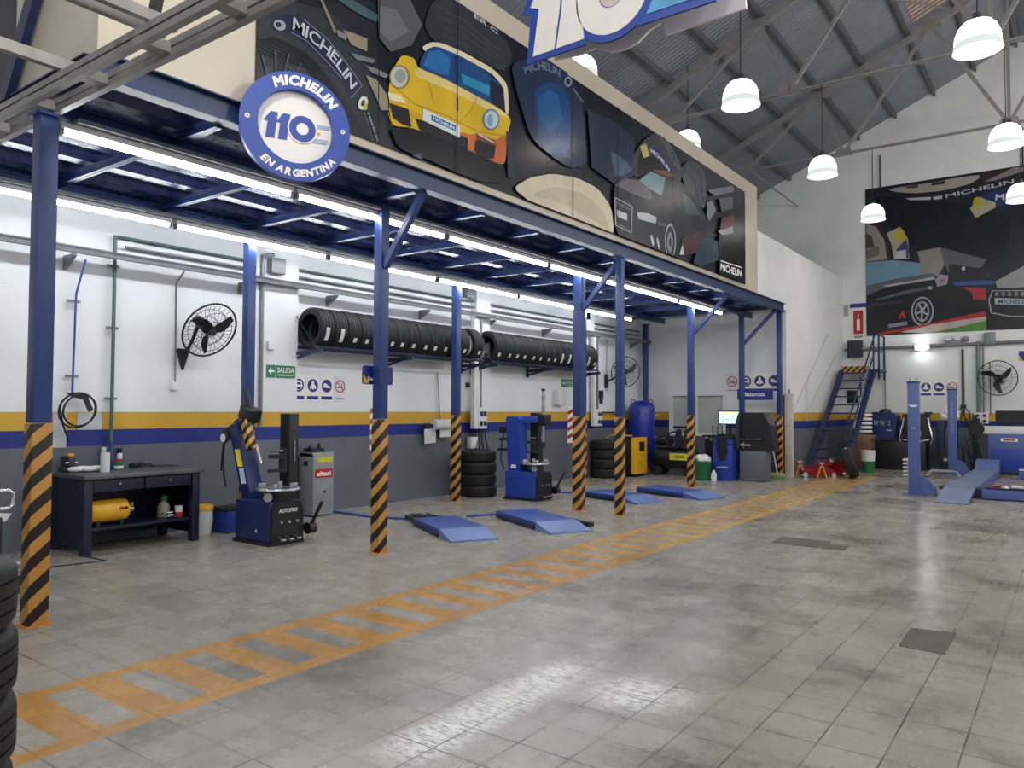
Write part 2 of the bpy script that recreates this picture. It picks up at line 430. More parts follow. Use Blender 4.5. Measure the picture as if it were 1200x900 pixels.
for x0, x1 in ((XL-.3, -1.1), (XR+.3, -1.1)):
    n = Vector((-(roof_z(x1)-roof_z(x0)), 0, x1-x0)); n = n.normalized()*.05
    n = n if n.z > 0 else -n
    P = [Vector((x0, YF, roof_z(x0))), Vector((x1, YF, roof_z(x1))), Vector((x1, YB+.2, roof_z(x1))), Vector((x0, YB+.2, roof_z(x0)))]
    lo = [b.bm.verts.new(p) for p in P]; hi = [b.bm.verts.new(p+n) for p in P]
    b.bm.faces.new(lo); b.bm.faces.new(hi[::-1])
    for i in range(4): b.bm.faces.new((lo[i], lo[(i+1) % 4], hi[(i+1) % 4], hi[i]))
struct(b.build('ceiling', ROOFM, None, 0))
# bay end wall with the office window, the tall white box wall beside the stair
WY = YBAY; wx0, wx1, wz0, wz1 = -8.62, -7.10, .92, 2.02
b = B()
for x0, x1, z0, z1 in ((XL, wx0, 0, 4.0), (wx1, XM-.12, 0, 4.0), (wx0, wx1, 0, wz0), (wx0, wx1, wz1, 4.0)):
    b.box(((x0+x1)/2, WY+.06, (z0+z1)/2), (x1-x0, .12, z1-z0))
struct(b.build('wall_bay_end', WALL, None, 0))
b = B(); b.box((XM-.06, (WY+YB)/2, 2.0), (.12, YB-WY, 4.0)); b.box((XM-.06, (16.72+YB)/2, 4.775), (.12, YB-16.72, 1.55))
struct(b.build('wall_stair_side', WALL, None, 0))
struct(B().box((XM-1.9, WY+2.6, 1.9), (3.7, .1, 3.8)).m(WARMG).build('wall_office_back', mat('office_wall_paint', '#a3a49d', .6), None, 0))
w = struct(B().m(GLASSD).box(((wx0+wx1)/2, WY+.04, (wz0+wz1)/2), (wx1-wx0-.04, .012, wz1-wz0-.04)).build('window_1', GLASSD, None, 0))
b = B(); fw = .065
for x in (wx0+fw/2, wx1-fw/2): b.box((x, WY, (wz0+wz1)/2), (fw, .09, wz1-wz0))
for z in (wz0+fw/2, wz1-fw/2): b.box(((wx0+wx1)/2, WY, z), (wx1-wx0-2*fw, .09, fw))
b.box((-7.86, WY-.012, (wz0+wz1)/2), (.055, .05, wz1-wz0-2*fw)); b.box((-8.53, WY-.012, (wz0+wz1)/2), (.03, .05, wz1-wz0-2*fw))
b.build('window_frame', WHITE, w)
# pilaster on the left wall
struct(B().box((XL+.07, 6.88, 2.0), (.14, .74, 4.0)).build('trim_1', WALL, None, 0))
struct(B().box((XL+.07, 11.66, 2.0), (.14, .42, 4.0)).build('trim_2', WALL, None, 0))
struct(B().box((XL+.06, 15.75, 2.0), (.12, .42, 4.0)).build('trim_3', WALL, None, 0))
# bare patches in the painted band over the bench
b = B().m(mat('primer_patch', '#bfc2c6', .6))
P0, P1 = onX(62, 486, XL), onX(77, 517, XL); b.box((XL+.006, (P0.y+P1.y)/2, 1.33), (.012, P1.y-P0.y, .40))
P0, P1 = onX(90, 486, XL), onX(119, 505, XL); b.box((XL+.006, (P0.y+P1.y)/2, 1.43), (.012, P1.y-P0.y, .20))
struct(b.build('trim_4', None, None, 0))

# ------------------------------------------------------------------ mezzanine
YM0, YM1 = 2.6, 18.55
g = 'mezzanine'
b = B().m(DECK); per = .56; x = XL; prof = []
while x < XM-.06:
    for dx, z in ((0, 4.075), (.32, 4.075), (.36, 4.0), (.52, 4.0)): prof.append((min(x+dx, XM-.06), z))
    x += per
prof.append((XM-.06, 4.075)); prof.sort(key=lambda q: q[0])
n0 = len(b.bm.faces)
for y0, y1 in ((YM0+.1, YM1-.1),):
    lo = [(b.bm.verts.new((px, y0, pz)), b.bm.verts.new((px, y1, pz))) for px, pz in prof]
    for i in range(len(lo)-1): b.bm.faces.new((lo[i][0], lo[i+1][0], lo[i+1][1], lo[i][1]))
b.box(((XL+XM)/2, (YM0+YM1)/2, 4.10), (XM-XL-.1, YM1-YM0-.2, .03))
struct(b.build('ceiling_mezzanine', DECK, None, 0))
def ibeam(b, p0, p1, h, w, t=.012):
    p0, p1 = Vector(p0), Vector(p1)
    b.bar(p0, p1, t, h); up = Vector((0, 0, h/2-t/2))
    b.bar(p0+up, p1+up, w, t); b.bar(p0-up, p1-up, w, t); return b
def beam(name, p0, p1, h, w, m, label):
    o = ibeam(B().m(m), p0, p1, h, w).build(name, m, None, 0); tag(o, label, 'beam'); return o
beam('edge_beam', (XM, YM0, 4.03), (XM, YM1, 4.03), .20, .13, EDGEB, 'long blue edge beam of the mezzanine under the car mural')
beam('end_beam', (XL+.02, YM0, 4.03), (XM-.07, YM0, 4.03), .20, .12, DBLUE, 'dark navy beam closing the near end of the mezzanine deck')
beam('back_beam', (-8.66, YM0+.07, 3.90), (-8.66, YM1, 3.90), .12, .10, BLUE, 'blue beam on the rear columns under the mezzanine by the wall')
beam('column_line_beam', (-6.36, YM0+.07, 3.90), (-6.36, YM1, 3.90), .12, .10, BLUE, 'blue beam on the front columns carrying the front strip lights')
ords = ['first', 'second', 'third', 'fourth', 'fifth', 'sixth', 'seventh', 'eighth', 'ninth', 'tenth', 'eleventh', 'twelfth', 'thirteenth', 'fourteenth']
for i in range(14):
    y = 2.45+1.17*(i+1)
    if y > YM1-.1: break
    o = ibeam(B().m(BLUE), (XL+.02, y, 3.955), (XM-.08, y, 3.955), .09, .07).build('joist', BLUE, None, 0)
    tag(o, f'blue cross joist under the mezzanine deck, {ords[i]} from the near end', 'beam', 'mezzanine cross joists')
# cream parapet wall standing on the edge beam
struct(B().m(CREAM).box((XM-.04, (YM0+16.71)/2, 5.315), (.08, 16.71-YM0, 2.37)).build('wall_parapet', CREAM, None, 0))
struct(B().m(CREAM).box((-6.34, YM0+.04, 5.315), (1.32, .08, 2.37)).build('wall_parapet_end', CREAM, None, 0))
struct(B().m(DARKST).box((-8.2, YM0+.04, 5.4), (2.38, .06, 2.5)).build('wall_parapet_dark', DARKST, None, 0))
b = B().m(DBLUE); b.prism([(-7.15, 4.1), (-6.98, 4.1), (-6.1, 5.3), (-6.3, 5.3)], fY((0, YM0-.02, 0)), .06)
tag(b.build('roof_brace', DBLUE, None, 0), 'dark slanting brace against the cream end wall at top left', 'brace')

# ------------------------------------------------------------------ columns
def column(x, y, label, z1=3.86, brace=True, w=.12, band=1.48, rear=False):
    t = thing('support_column', label, 'column', (x, y, 0), 0, 'mezzanine columns')
    B().m(BLUE).box((0, 0, (z1+band)/2), (w, w, z1-band), None, .006).build('post', BLUE, t, 30)
    o = B().box((0, 0, band/2), (w+.012, w+.012, band-.012), None, .006).build('hazard_band', HAZ, t, 30); o['label'] = 'black and yellow striped band'
    B().m(ORANGE).box((0, 0, .006), (w+.045, w+.045, .012)).build('base_plate', ORANGE, t, 0)
    B().m(BLUE).box((0, 0, z1-.01), (w+.05, w+.05, .02)).build('cap_plate', BLUE, t, 0)
    if brace:
        B().m(BLUE).bar((w/2, 0, 3.18), (XM-x-.02, 0, 3.93), .07, .07, (0, 1, 0)).build('knee_brace', BLUE, t, 0)
    return t
column(-6.18, 2.51, 'nearest blue column with hazard stripes, at the left by the workbench', brace=False, w=.13, z1=3.78)
column(-6.25, 6.03, 'blue braced column with stripes in front of the grey nitrogen cabinet bay')
column(-6.36, 10.46, 'thick blue braced column with stripes between the second tyre changer and the ramps', w=.14)
column(XM+.02, 10.37, 'slim blue column with stripes standing directly under the mezzanine edge beam', brace=False, z1=3.93, w=.11)
column(-6.42, 15.0, 'blue braced column with stripes in front of the office window')
column(-6.42, 18.0, 'blue braced column with stripes behind the wheel balancer screen', w=.11)
column(XM-.06, 18.42, 'blue corner column with stripes beside the broom at the mezzanine end', brace=False, z1=3.93, w=.11)
column(-8.66, 6.0, 'rear blue column behind the tilting tyre changer', brace=False)
column(-8.66, 10.15, 'rear blue column with stripes beside the stack of black tyres', brace=False)
column(-8.66, 14.4, 'rear blue column with stripes half hidden behind the thick front column', brace=False)
column(-9.2, 18.5, 'rear blue column rising behind the blue air tank', brace=False)

# ------------------------------------------------------------------ strip lights
TUBE = mat('tube_light', '#f7fbff', emit=TUBE_EMIT)
def strip(x, y0, y1, z, label):
    t = thing('strip_light', label, 'light', (x, (y0+y1)/2, z), 0, 'strip lights under the mezzanine'); L = y1-y0-.05
    B().m(WPLAS).box((0, 0, .035), (.09, L, .05), None, .008).build('housing', WPLAS, t, 30)
    b = B(); b.lathe([(.03, -L/2+.03), (.034, -L/2+.03), (.034, L/2-.03), (.03, L/2-.03)], 12, Matrix.Rotation(pi/2, 4, 'X'), pi, 2*pi)
    b.build('tube', TUBE, t, 60)
    for y in (-L/2+.015, L/2-.015): B().m(GALV).box((0, y, -.005), (.075, .03, .07)).build('end_cap', GALV, t, 0)
    return t
ys = [2.62, 4.85, 7.15, 9.45, 11.75, 14.05, 16.40]
for i in range(6):
    strip(-6.30, ys[i], ys[i+1], 3.74, f'white strip light of the front row, {ords[i]} from the near column')
    strip(-8.52, ys[i], ys[i+1], 3.74, f'white strip light of the back row near the wall, {ords[i]} from the left')
for x, nm in ((-6.30, 'front'), (-8.52, 'back')):
    tag(B().m(GALV).box((x, 9.6, 3.822), (.20, 13.7, .036)).build('light_rail', GALV, None, 0), f'long grey mounting rail above the {nm} row of strip lights', 'rail')

# ------------------------------------------------------------------ roof steel
def pair(b, p0, p1, w=.05, gap=.03):
    p0, p1 = Vector(p0), Vector(p1)
    for s in (-1, 1): b.bar(p0+Vector((0, s*gap, 0)), p1+Vector((0, s*gap, 0)), .02, w)
for k, Y in enumerate((15.5, 20.0)):
    t = thing('roof_truss', ('grey roof truss nearest the hanging sign, above the mural', 'grey roof truss nearer the back wall')[k], 'truss', (0, Y, 0), 0, 'roof trusses')
    zt = 7.95; zc = lambda x: roof_z(x)-.28
    b = B().m(TRUSS); b.bar((XL+.05, 0, zc(XL)+.02), (-1.1, 0, zc(-1.1)), .13, .12); b.bar((XR-.05, 0, zc(XR)), (-1.1, 0, zc(-1.1)), .13, .12); b.build('top_chord', TRUSS, t, 0)
    b = B().m(TRUSS); pair(b, (XL+.05, 0, zt), (XR-.05, 0, zt), .035, .05); b.build('tie_bar', TRUSS, t, 0)
    for a, c in (((-7.0, zt), (-7.65, zc(-7.65))), ((-7.0, zt), (-5.1, zc(-5.1))), ((-4.55, zt), (-5.1, zc(-5.1))), ((-4.55, zt), (-2.6, zc(-2.6))),
                 ((-1.1, zt), (-2.6, zc(-2.6))), ((-1.1, zt), (-1.1, zc(-1.1))), ((-1.1, zt), (.4, zc(.4)))):
        B().m(TRUSS).bar((a[0], 0, a[1]), (c[0], 0, c[1]), .07, .06, (0, 1, 0)).build('web_member', TRUSS, t, 0)
    for x, z in ((-7.0, zt), (-4.55, zt), (-1.1, zt), (-5.1, zc(-5.1)), (-2.6, zc(-2.6))):
        b = B().m(TRUSS).prism([(x-.22, z-.07), (x+.22, z-.07), (x+.16, z+.13), (x-.16, z+.13)], fY((0, 0, 0)), .02, .0); b.build('gusset_plate', TRUSS, t, 0)
    # bracing rods to the neighbouring bay
for i, x in enumerate((-8.1, -7.1, -6.1, -5.1, -4.1, -3.1, -2.1, -1.15)):
    o = B().m(PURL).bar((x, 5.0, roof_z(x)-.09), (x, YB-.05, roof_z(x)-.09), .06, .13).build('purlin', PURL, None, 0)
    tag(o, f'dark roof purlin under the corrugated sheets, {ords[i]} from the eaves', 'purlin', 'roof purlins')
tag(B().m(TRUSS).bar((-4.1, 15.6, roof_z(-4.1)-.22), (-2.2, 19.9, roof_z(-2.2)-.22), .03, .03).build('wind_brace', TRUSS, None, 0), 'thin grey diagonal bracing bar under the roof between the two trusses', 'brace')
tag(B().m(TRUSS).bar((-6.9, 20.0, 7.95), (-6.9, YB, 7.95), .03, .03).build('bracing_rod', TRUSS, None, 0), 'thin horizontal rod running from the far truss to the back wall', 'brace')
b = B().m(mat('translucent_roof_sheet', '#c3ab9c', .5)); xs0, xs1 = -2.95, -1.25
n0 = Vector((-.432, 0, 1)).normalized()*(-.012)
q = [Vector((x, y, roof_z(x)))+n0 for x, y in ((xs0, 16.0), (xs1, 16.0), (xs1, 19.9), (xs0, 19.9))]
for s_ in range(22):
    f0, f1 = s_/22, (s_+.6)/22
    v = [b.bm.verts.new(p) for p in (q[0].lerp(q[3], f0), q[1].lerp(q[2], f0), q[1].lerp(q[2], f1), q[0].lerp(q[3], f1))]
    v2 = [b.bm.verts.new(x.co+n0*.8) for x in v]
    b.bm.faces.new(v); b.bm.faces.new(v2[::-1])
    for i in range(4): b.bm.faces.new((v[i], v[(i+1) % 4], v2[(i+1) % 4], v2[i]))
tag(b.build('roof_light', None, None, 0), 'pale slatted roof light beside the ridge at top right', 'skylight')
# near lattice girder over the first column
t = thing('lattice_girder', 'grey lattice girder crossing over the nearest column at top left', 'girder', (0, 2.48, 3.86))
for y in (-.10, .10):
    b = B().m(TRUSS)
    for dz in (-.03, .03): b.bar((XL+.02, y, dz), (-1.0, y, dz), .05, .045)
    b.build('chord', TRUSS, t, 0)
for x in (-7.0, -6.2, -5.4, -4.6, -3.8): B().m(TRUSS).box((x, 0, 0), (.10, .24, .07)).build('batten_plate', TRUSS, t, 0)
B().m(DARKST).bar((-4.68, 0, .02), (-4.45, .02, .75), .07, .05, (0, 1, 0)).build('hanger', DARKST, t, 0)
for px, lab in (((185, 35), 'twin grey rail meeting the lattice girder at top left'), ((110, 92), 'single grey rail meeting the lattice girder above the navy beam corner')):
    p = at(*px, 4.0); b = B().m(TRUSS)
    if px[0] == 185: b.bar((p.x-.07, -1.5, 4.03), (p.x-.07, 2.62, 4.03), .05, .07); b.bar((p.x+.07, -1.5, 4.03), (p.x+.07, 2.62, 4.03), .05, .07)
    else: b.bar((p.x, -1.5, 4.02), (p.x, 2.6, 4.02), .06, .08)
    tag(b.build('roof_rail', TRUSS, None, 0), lab, 'rail')

# ------------------------------------------------------------------ pendant lamps
SKIRT = mat('lamp_skirt_glow', '#dfe8e4', emit=.92); SKIRT.node_tree.nodes['Principled BSDF'].inputs['Base Color'].default_value = (.12, .12, .12, 1)
DOME = mat('lamp_dome_glow', '#fffdf6', emit=DOME_EMIT); BULB = mat('lamp_bulb_glow', '#fff8ea', emit=LAMP_EMIT)
def pendant(x, y, z, top, label, r=.27):
    t = thing('pendant_lamp', label, 'lamp', (x, y, z), 0, 'white dome pendant lamps')
    prof = [(.055, .235), (.10, .23), (.165, .20), (.215, .14), (.25, .05), (r-.008, -.05), (r-.02, -.05), (.238, .05), (.205, .13), (.155, .185), (.05, .22)]
    B().lathe(prof, 32).build('dome_shade', DOME, t, 60)
    o = B().lathe([(r-.008, -.05), (r, -.11), (r+.012, -.145), (r, -.145), (r-.015, -.11), (r-.02, -.05)], 32).build('clear_skirt', SKIRT, t, 60); o['label'] = 'translucent lower rim'
    B().m(DGREY).cyl((0, 0, .225), (0, 0, .33), .06, .045, 16).build('lamp_holder', DGREY, t, 40)
    B().lathe([(.001, -.03), (.14, -.03), (.17, .0), (.12, .06), (.001, .07)], 20).build('bulb', BULB, t, 60)
    B().m(BLACK).cyl((0, 0, .32), (0, 0, top-z), .008, None, 6).build('hanging_cable', BLACK, t, 0)
pendant(-3.92, 11.0, 6.22, roof_z(-3.92)-.02, 'white dome pendant lamp hanging in front of the roof truss, right of the hanging sign')
pendant(-.92, 11.0, 6.22, roof_z(-1.1)-.1, 'largest white dome pendant lamp at the top right of the photo')
pendant(-3.91, 15.5, 6.30, 7.95, 'white dome pendant lamp hung from the truss tie left of the back wall mural')
pendant(-.90, 15.5, 6.28, 7.95, 'white dome pendant lamp at the right edge in front of the upper back wall')
pendant(-3.89, 20.0, 6.34, 7.95, 'smallest whole white dome pendant lamp in front of the mural left edge')
pendant(-.91, 20.0, 6.34, 7.95, 'white dome pendant lamp cut by the right edge in front of the mural')
for u, v, lab in ((682, 82, 'white dome pendant lamp peeking over the parapet just right of the hanging sign'), (806, 166, 'white dome pendant lamp peeking over the parapet near its far end')):
    Y = 11.0 if u < 700 else 15.5
    p = onX(u, v, -6.7); pendant(p.x, p.y, p.z, roof_z(p.x)-.02, lab, .27)

# ================================================================== PRINTED MURALS
PRN = {}
def prn(h): return mat('print_'+h, '#'+h, .26, var=.07, scale=1.3)
class Art:
    """a printed sheet: flat colour areas stacked a fraction of a millimetre apart"""
    def __init__(s, conv, fr, rect): s.b = B(); s.conv = conv; s.fr = fr; s.z = .012; s.rect = rect
    def p(s, h, pts):
        if len(pts) > 6:
            for _ in range(2):
                N_ = []
                for i in range(len(pts)):
                    a, c = pts[i], pts[(i+1) % len(pts)]; N_ += [(a[0]*.83+c[0]*.17, a[1]*.83+c[1]*.17), (a[0]*.17+c[0]*.83, a[1]*.17+c[1]*.83)]
                pts = N_
        P = [tuple(s.conv(*q)) for q in pts]; x0, y0, x1, y1 = s.rect
        for ax, lim, sg in ((0, x0, 1), (0, x1, -1), (1, y0, 1), (1, y1, -1)):       # trim to the edge of the sheet
            Q = []
            for i in range(len(P)):
                a, c = P[i-1], P[i]; ia, ic = sg*(a[ax]-lim) >= 0, sg*(c[ax]-lim) >= 0
                if ia != ic:
                    f = (lim-a[ax])/(c[ax]-a[ax]); Q.append((a[0]+f*(c[0]-a[0]), a[1]+f*(c[1]-a[1])))
                if ic: Q.append(c)
            P = Q
            if len(P) < 3: return s
        s.b.m(prn(h)).prism(P, s.fr, .0003, s.z); s.z += .0003; return s
    def e(s, h, c, rx, ry, tilt=0.0, n=28):
        ct, st = cos(tilt), sin(tilt)
        return s.p(h, [(c[0]+rx*cos(2*pi*i/n)*ct-ry*sin(2*pi*i/n)*st, c[1]+rx*cos(2*pi*i/n)*st+ry*sin(2*pi*i/n)*ct) for i in range(n)])
    def line(s, h, pts, w):
        for (x0, y0), (x1, y1) in zip(pts, pts[1:]):
            L = math.hypot(x1-x0, y1-y0) or 1; nx, ny = -(y1-y0)/L*w/2, (x1-x0)/L*w/2
            s.p(h, [(x0+nx, y0+ny), (x1+nx, y1+ny), (x1-nx, y1-ny), (x0-nx, y0-ny)])
        return s
    def t(s, h, body, a, c, hpx, bold=.02, shear=0.0):       # lettering from point a to point c (photo measure)
        A, Cc = Vector(s.conv(*a)), Vector(s.conv(*c)); T = Vector(s.conv((a[0]+c[0])/2, (a[1]+c[1])/2-hpx/2)); Q = Vector(s.conv((a[0]+c[0])/2, (a[1]+c[1])/2+hpx/2))
        d = (Cc-A); n = Vector((-d.y, d.x)).normalized(); hh = abs((T-Q).dot(n)); mid = (A+Cc)/2
        fr = s.fr @ Matrix.Translation((mid.x, mid.y, 0)) @ Matrix.Rotation(atan2(d.y, d.x), 4, 'Z')
        s.b.m(prn(h)); add_text(s.b, body, fr, (0, 0), d.length, hh, s.z+.0002, bold, shear); s.z += .0003; return s
    def arc(s, h, body, p0, p1, p2, hpx, bold=.03, wide=1.0):
        P = [Vector(s.conv(*q)) for q in (p0, p1, p2)]
        ax, ay, bx, by, cx, cy = P[0].x, P[0].y, P[1].x, P[1].y, P[2].x, P[2].y
        D = 2*(ax*(by-cy)+bx*(cy-ay)+cx*(ay-by))
        ux = ((ax*ax+ay*ay)*(by-cy)+(bx*bx+by*by)*(cy-ay)+(cx*cx+cy*cy)*(ay-by))/D
        uy = ((ax*ax+ay*ay)*(cx-bx)+(bx*bx+by*by)*(ax-cx)+(cx*cx+cy*cy)*(bx-ax))/D
        ctr = Vector((ux, uy)); r = (P[0]-ctr).length
        a0, a2 = atan2(P[0].y-uy, P[0].x-ux), atan2(P[2].y-uy, P[2].x-ux); am = (a0+a2)/2
        span = abs(a0-a2)*r; T = Vector(s.conv(p1[0], p1[1]-hpx/2)); Q = Vector(s.conv(p1[0], p1[1]+hpx/2)); hh = (T-Q).length
        nat = sum((glyphs(ch, bold)[2]-glyphs(ch, bold)[1])*hh/.72 for ch in body)
        wide = (span-.12*hh*len(body))/nat*1.05
        s.b.m(prn(h)); add_arc_text(s.b, body, s.fr, (ux, uy), r, am, hh, s.z+.0002, bold, False, wide); s.z += .0003; return s
def cr(x0, y0, sc): return lambda pts: [(x0+x*sc, y0+y*sc) for x, y in pts]

A = Art(lambda u, v: (lambda q: (q.y, q.z))(onX(u, v, XM)), fX((XM+.004, 0, 0)), (3.9, 4.24, 15.9, 6.21))
A.b.m(prn('161a26')).prism([(3.9, 4.24), (15.9, 4.24), (15.9, 6.21), (3.9, 6.21)], A.fr, .012)
k = cr(300, 0, .25)
A.p('20242e', k([(0, 180), (60, 140), (200, 70), (330, 20), (560, 0), (560, 160), (580, 420), (620, 640), (560, 700), (400, 650), (0, 560)]))
A.p('2b3038', k([(130, 0), (360, 60), (480, 230), (560, 420), (610, 620), (640, 700), (540, 690), (470, 560), (400, 440), (250, 260), (80, 170), (0, 190), (0, 60)]))
A.p('0f1219', k([(0, 190), (80, 170), (250, 260), (380, 440), (440, 620), (380, 640), (300, 380), (150, 290), (0, 260)]))
A.p('3c4047', k([(140, 300), (220, 320), (270, 390), (240, 400), (150, 340)])).p('2f333a', k([(30, 330), (80, 300), (120, 400), (60, 400)]))
k2 = cr(300, 0, .14440)
A.p('1c2542', k2([(130, 150), (290, 120), (420, 200), (620, 400), (850, 700), (760, 805), (700, 700), (520, 480), (350, 330), (250, 270), (120, 240)]))
A.line('8d95a8', k2([(380, 165), (560, 310), (720, 510), (850, 695), (760, 800)]), .55).line('7d8596', k2([(270, 265), (400, 335), (560, 500), (690, 645)]), .7)
for d_ in (4, 8, 12, 17): A.line('3a4049', [(305-d_*.2, 44+d_*.9), (335-d_*.5, 58+d_*.8), (365-d_*.8, 84+d_*.55), (390-d_, 118+d_*.3), (404-d_, 150)], .6)
for a_ in range(6): A.line('40464f', [(322, 130), (322+46*cos(-.2-a_*.35), 130+70*sin(-.2-a_*.35))], 2.2)
A.e('8d95a3', (325.5, 30.5), 7.5, 6, .5).e('262d45', (324, 30), 3.5, 3, .5)
A.arc('b4b8c2', 'MICHELIN', (343, 29), (380, 57), (413, 102), 15, .015)
A.p('7e7460', k2([(505, 5), (530, 10), (640, 270), (620, 280)])).p('8b8172', k2([(690, 250), (760, 270), (890, 320), (885, 425), (760, 370)])).p('777a7d', k2([(640, 245), (720, 290), (715, 335), (650, 300)]))
A.p('3f5560', k2([(640, 0), (760, 0), (980, 130), (960, 190), (800, 110)])).p('6a7076', k2([(750, 435), (960, 490), (930, 520), (800, 490)])).p('757a7c', k2([(870, 540), (960, 560), (1060, 615), (1040, 640), (930, 600)])).p('8f8a7a', k2([(875, 615), (960, 650), (1050, 780), (1060, 900), (1000, 900), (960, 800)]))
A.e('c9cbb2', (423, 121.5), 5.5, 8, .3).e('30364a', (423, 121.5), 2.2, 4, .3).p('a8b04a', [(424, 124), (428, 121), (428, 129), (424, 130)])
A.t('c7cad2', 'MICHELIN', (429, 133), (440.5, 166), 5).t('8e929c', 'Total Performance', (425, 134), (435, 166), 2.5)
k = cr(430, 30, .2110)
A.p('30333b', [(494, 30), (505, 0), (532, 1), (566, 25), (594, 52), (598, 72), (585, 86), (545, 62), (505, 50)])
for i in range(4): A.line('474b54', [(508+i*2, 8+i*11), (540+i*3, 24+i*11), (590, 66+i*6)], .9)
A.t('b8bcc4', 'ER C', (553, 19), (581, 39), 5)
A.p('55585d', [(440, 0), (478, 0), (492, 30), (480, 54), (455, 62), (441, 45)]).p('6a6d70', [(441, 8), (462, 12), (476, 38), (455, 50), (442, 38)])
A.p('d9b42a', k([(105, 360), (130, 250), (180, 165), (250, 185), (270, 240), (380, 270), (560, 370), (720, 460), (790, 520), (770, 600), (755, 780), (690, 745), (560, 690), (380, 620), (230, 570), (120, 560)]))
A.p('e3cf86', k([(250, 235), (290, 250), (420, 300), (560, 375), (760, 490), (780, 520), (700, 490), (560, 420), (420, 350), (260, 290)]))
A.p('c9a028', k([(110, 410), (230, 480), (300, 500), (300, 540), (240, 520), (240, 570), (130, 540)]))
A.p('c56a3a', k([(500, 590), (560, 610), (600, 600), (700, 640), (765, 600), (755, 782), (640, 745), (560, 700), (500, 660)]))
A.p('e0d6b8', k([(290, 125), (340, 96), (400, 100), (540, 160), (690, 245), (770, 330), (775, 500), (755, 490), (745, 345), (680, 270), (520, 180), (370, 118), (310, 150)]))
A.p('1d4a86', k([(270, 240), (310, 140), (370, 116), (520, 180), (640, 250), (745, 345), (756, 480), (700, 450), (560, 375), (400, 290)]))
A.p('2a6fae', k([(300, 225), (330, 150), (390, 140), (450, 190), (440, 280), (380, 270)])).p('2b8fb8', k([(510, 270), (670, 340), (665, 395), (520, 325)])).p('16203c', k([(668, 300), (745, 350), (756, 480), (675, 435)])).line('1c2a40', k([(478, 165), (486, 335)]), 1.2)
A.line('a98a24', k([(150, 350), (250, 440), (420, 500), (600, 590), (760, 620)]), .7).line('b89a2c', k([(250, 235), (330, 330), (360, 440)]), .5).line('b89a2c', k([(600, 400), (560, 480), (500, 540)]), .5).line('c9b040', k([(120, 400), (105, 500), (125, 560)]), .5)
A.line('2a2c30', k([(488, 400), (489, 480)]), 1.4)
A.e('8a7c42', k([(165, 290)])[0], 12, 14).e('b9c0b4', k([(163, 290)])[0], 10, 12.4).e('8f9a98', k([(168, 286)])[0], 6.5, 8)
A.e('6a84a0', k([(675, 525)])[0], 10, 12.5).e('c3d6dc', k([(675, 527)])[0], 8, 10.4).e('7fa8c4', k([(668, 530)])[0], 3.4, 7)
A.p('e0d8b0', k([(100, 375), (175, 395), (200, 440), (110, 420)])).p('22242a', k([(108, 435), (215, 470), (230, 570), (180, 550), (130, 515)])).p('22242a', k([(255, 520), (400, 570), (545, 630), (545, 690), (400, 640), (275, 580)]))
A.p('24252b', k([(590, 640), (700, 665), (690, 740), (645, 745), (580, 700)])).p('7d4a44', k([(595, 600), (690, 640), (697, 670), (600, 640)])).line('c8cac4', k([(600, 605), (690, 655)]), 1.6)
A.p('d5dfe0', k([(295, 465), (500, 560), (500, 628), (292, 530)])).p('2c64a8', k([(340, 500), (478, 560), (474, 592), (342, 532)])).t('dbe6ee', 'MICHELIN', k([(350, 519)])[0], k([(468, 574)])[0], 4)
A.p('0f1118', k([(110, 575), (240, 575), (380, 628), (560, 700), (750, 790), (760, 880), (600, 870), (480, 820), (300, 740), (160, 690)])).p('4a5560', k([(235, 720), (280, 715), (295, 760), (250, 745)]))
A.p('26303f', k([(760, 590), (790, 600), (800, 850), (765, 840)]))
k = cr(580, 60, .2443)
A.p('20304f', k([(60, 60), (240, 20), (340, 110), (410, 260), (430, 560), (330, 560), (160, 430), (90, 200)]))
A.p('16447c', k([(170, 200), (230, 150), (310, 165), (350, 260), (350, 440), (330, 520), (230, 490), (190, 370)])).p('1f5c96', k([(190, 230), (240, 190), (290, 210), (310, 330), (250, 400), (200, 340)]))
A.arc('66748e', 'MICHELIN', (612, 84), (632, 78), (653, 87), 9, .03)
A.e('8a93a4', k([(337, 150)])[0], 4.5, 6).e('1a2438', k([(337, 150)])[0], 2.6, 3.8).line('66708a', k([(360, 180), (410, 250)]), 1.6)
A.p('232f47', k([(430, 280), (560, 340), (655, 420), (655, 600), (560, 640), (450, 560)])).p('4a5870', k([(540, 480), (600, 520), (650, 570), (600, 600), (560, 600)]))
A.p('cdc3ae', k([(70, 660), (150, 610), (260, 590), (380, 610), (480, 660), (545, 750), (560, 890), (440, 868), (300, 800), (180, 745)])).p('b9b09d', k([(150, 690), (270, 650), (400, 680), (500, 760), (545, 870), (440, 800), (300, 730)]))
k = cr(700, 140, .2222)
A.p('3a3e46', k([(165, 290), (175, 190), (225, 115), (290, 72), (350, 105), (405, 190), (440, 280), (420, 340), (370, 300), (300, 260), (200, 310)])).p('14161d', k([(195, 310), (200, 200), (240, 140), (300, 170), (350, 240), (380, 300), (300, 262)]))
for i in range(3): A.line('6d7279', k([(300+i*18, 84+i*6), (352+i*18, 150+i*10), (392+i*14, 250+i*8)]), .8)
A.p('b7ac5c', k([(210, 145), (240, 130), (262, 195), (228, 207)])).p('28345e', k([(245, 140), (290, 155), (345, 210), (385, 280), (360, 285), (320, 230), (265, 190)])).arc('cdd2da', 'MICHELIN', k([(268, 168)])[0], k([(318, 208)])[0], k([(364, 270)])[0], 4.5)
A.p('3d4146', k([(420, 265), (470, 215), (540, 250), (562, 330), (555, 480), (500, 440), (445, 350)])).line('24272c', k([(440, 250), (500, 330), (520, 450)]), 1).line('24272c', k([(470, 225), (530, 310), (545, 440)]), 1)
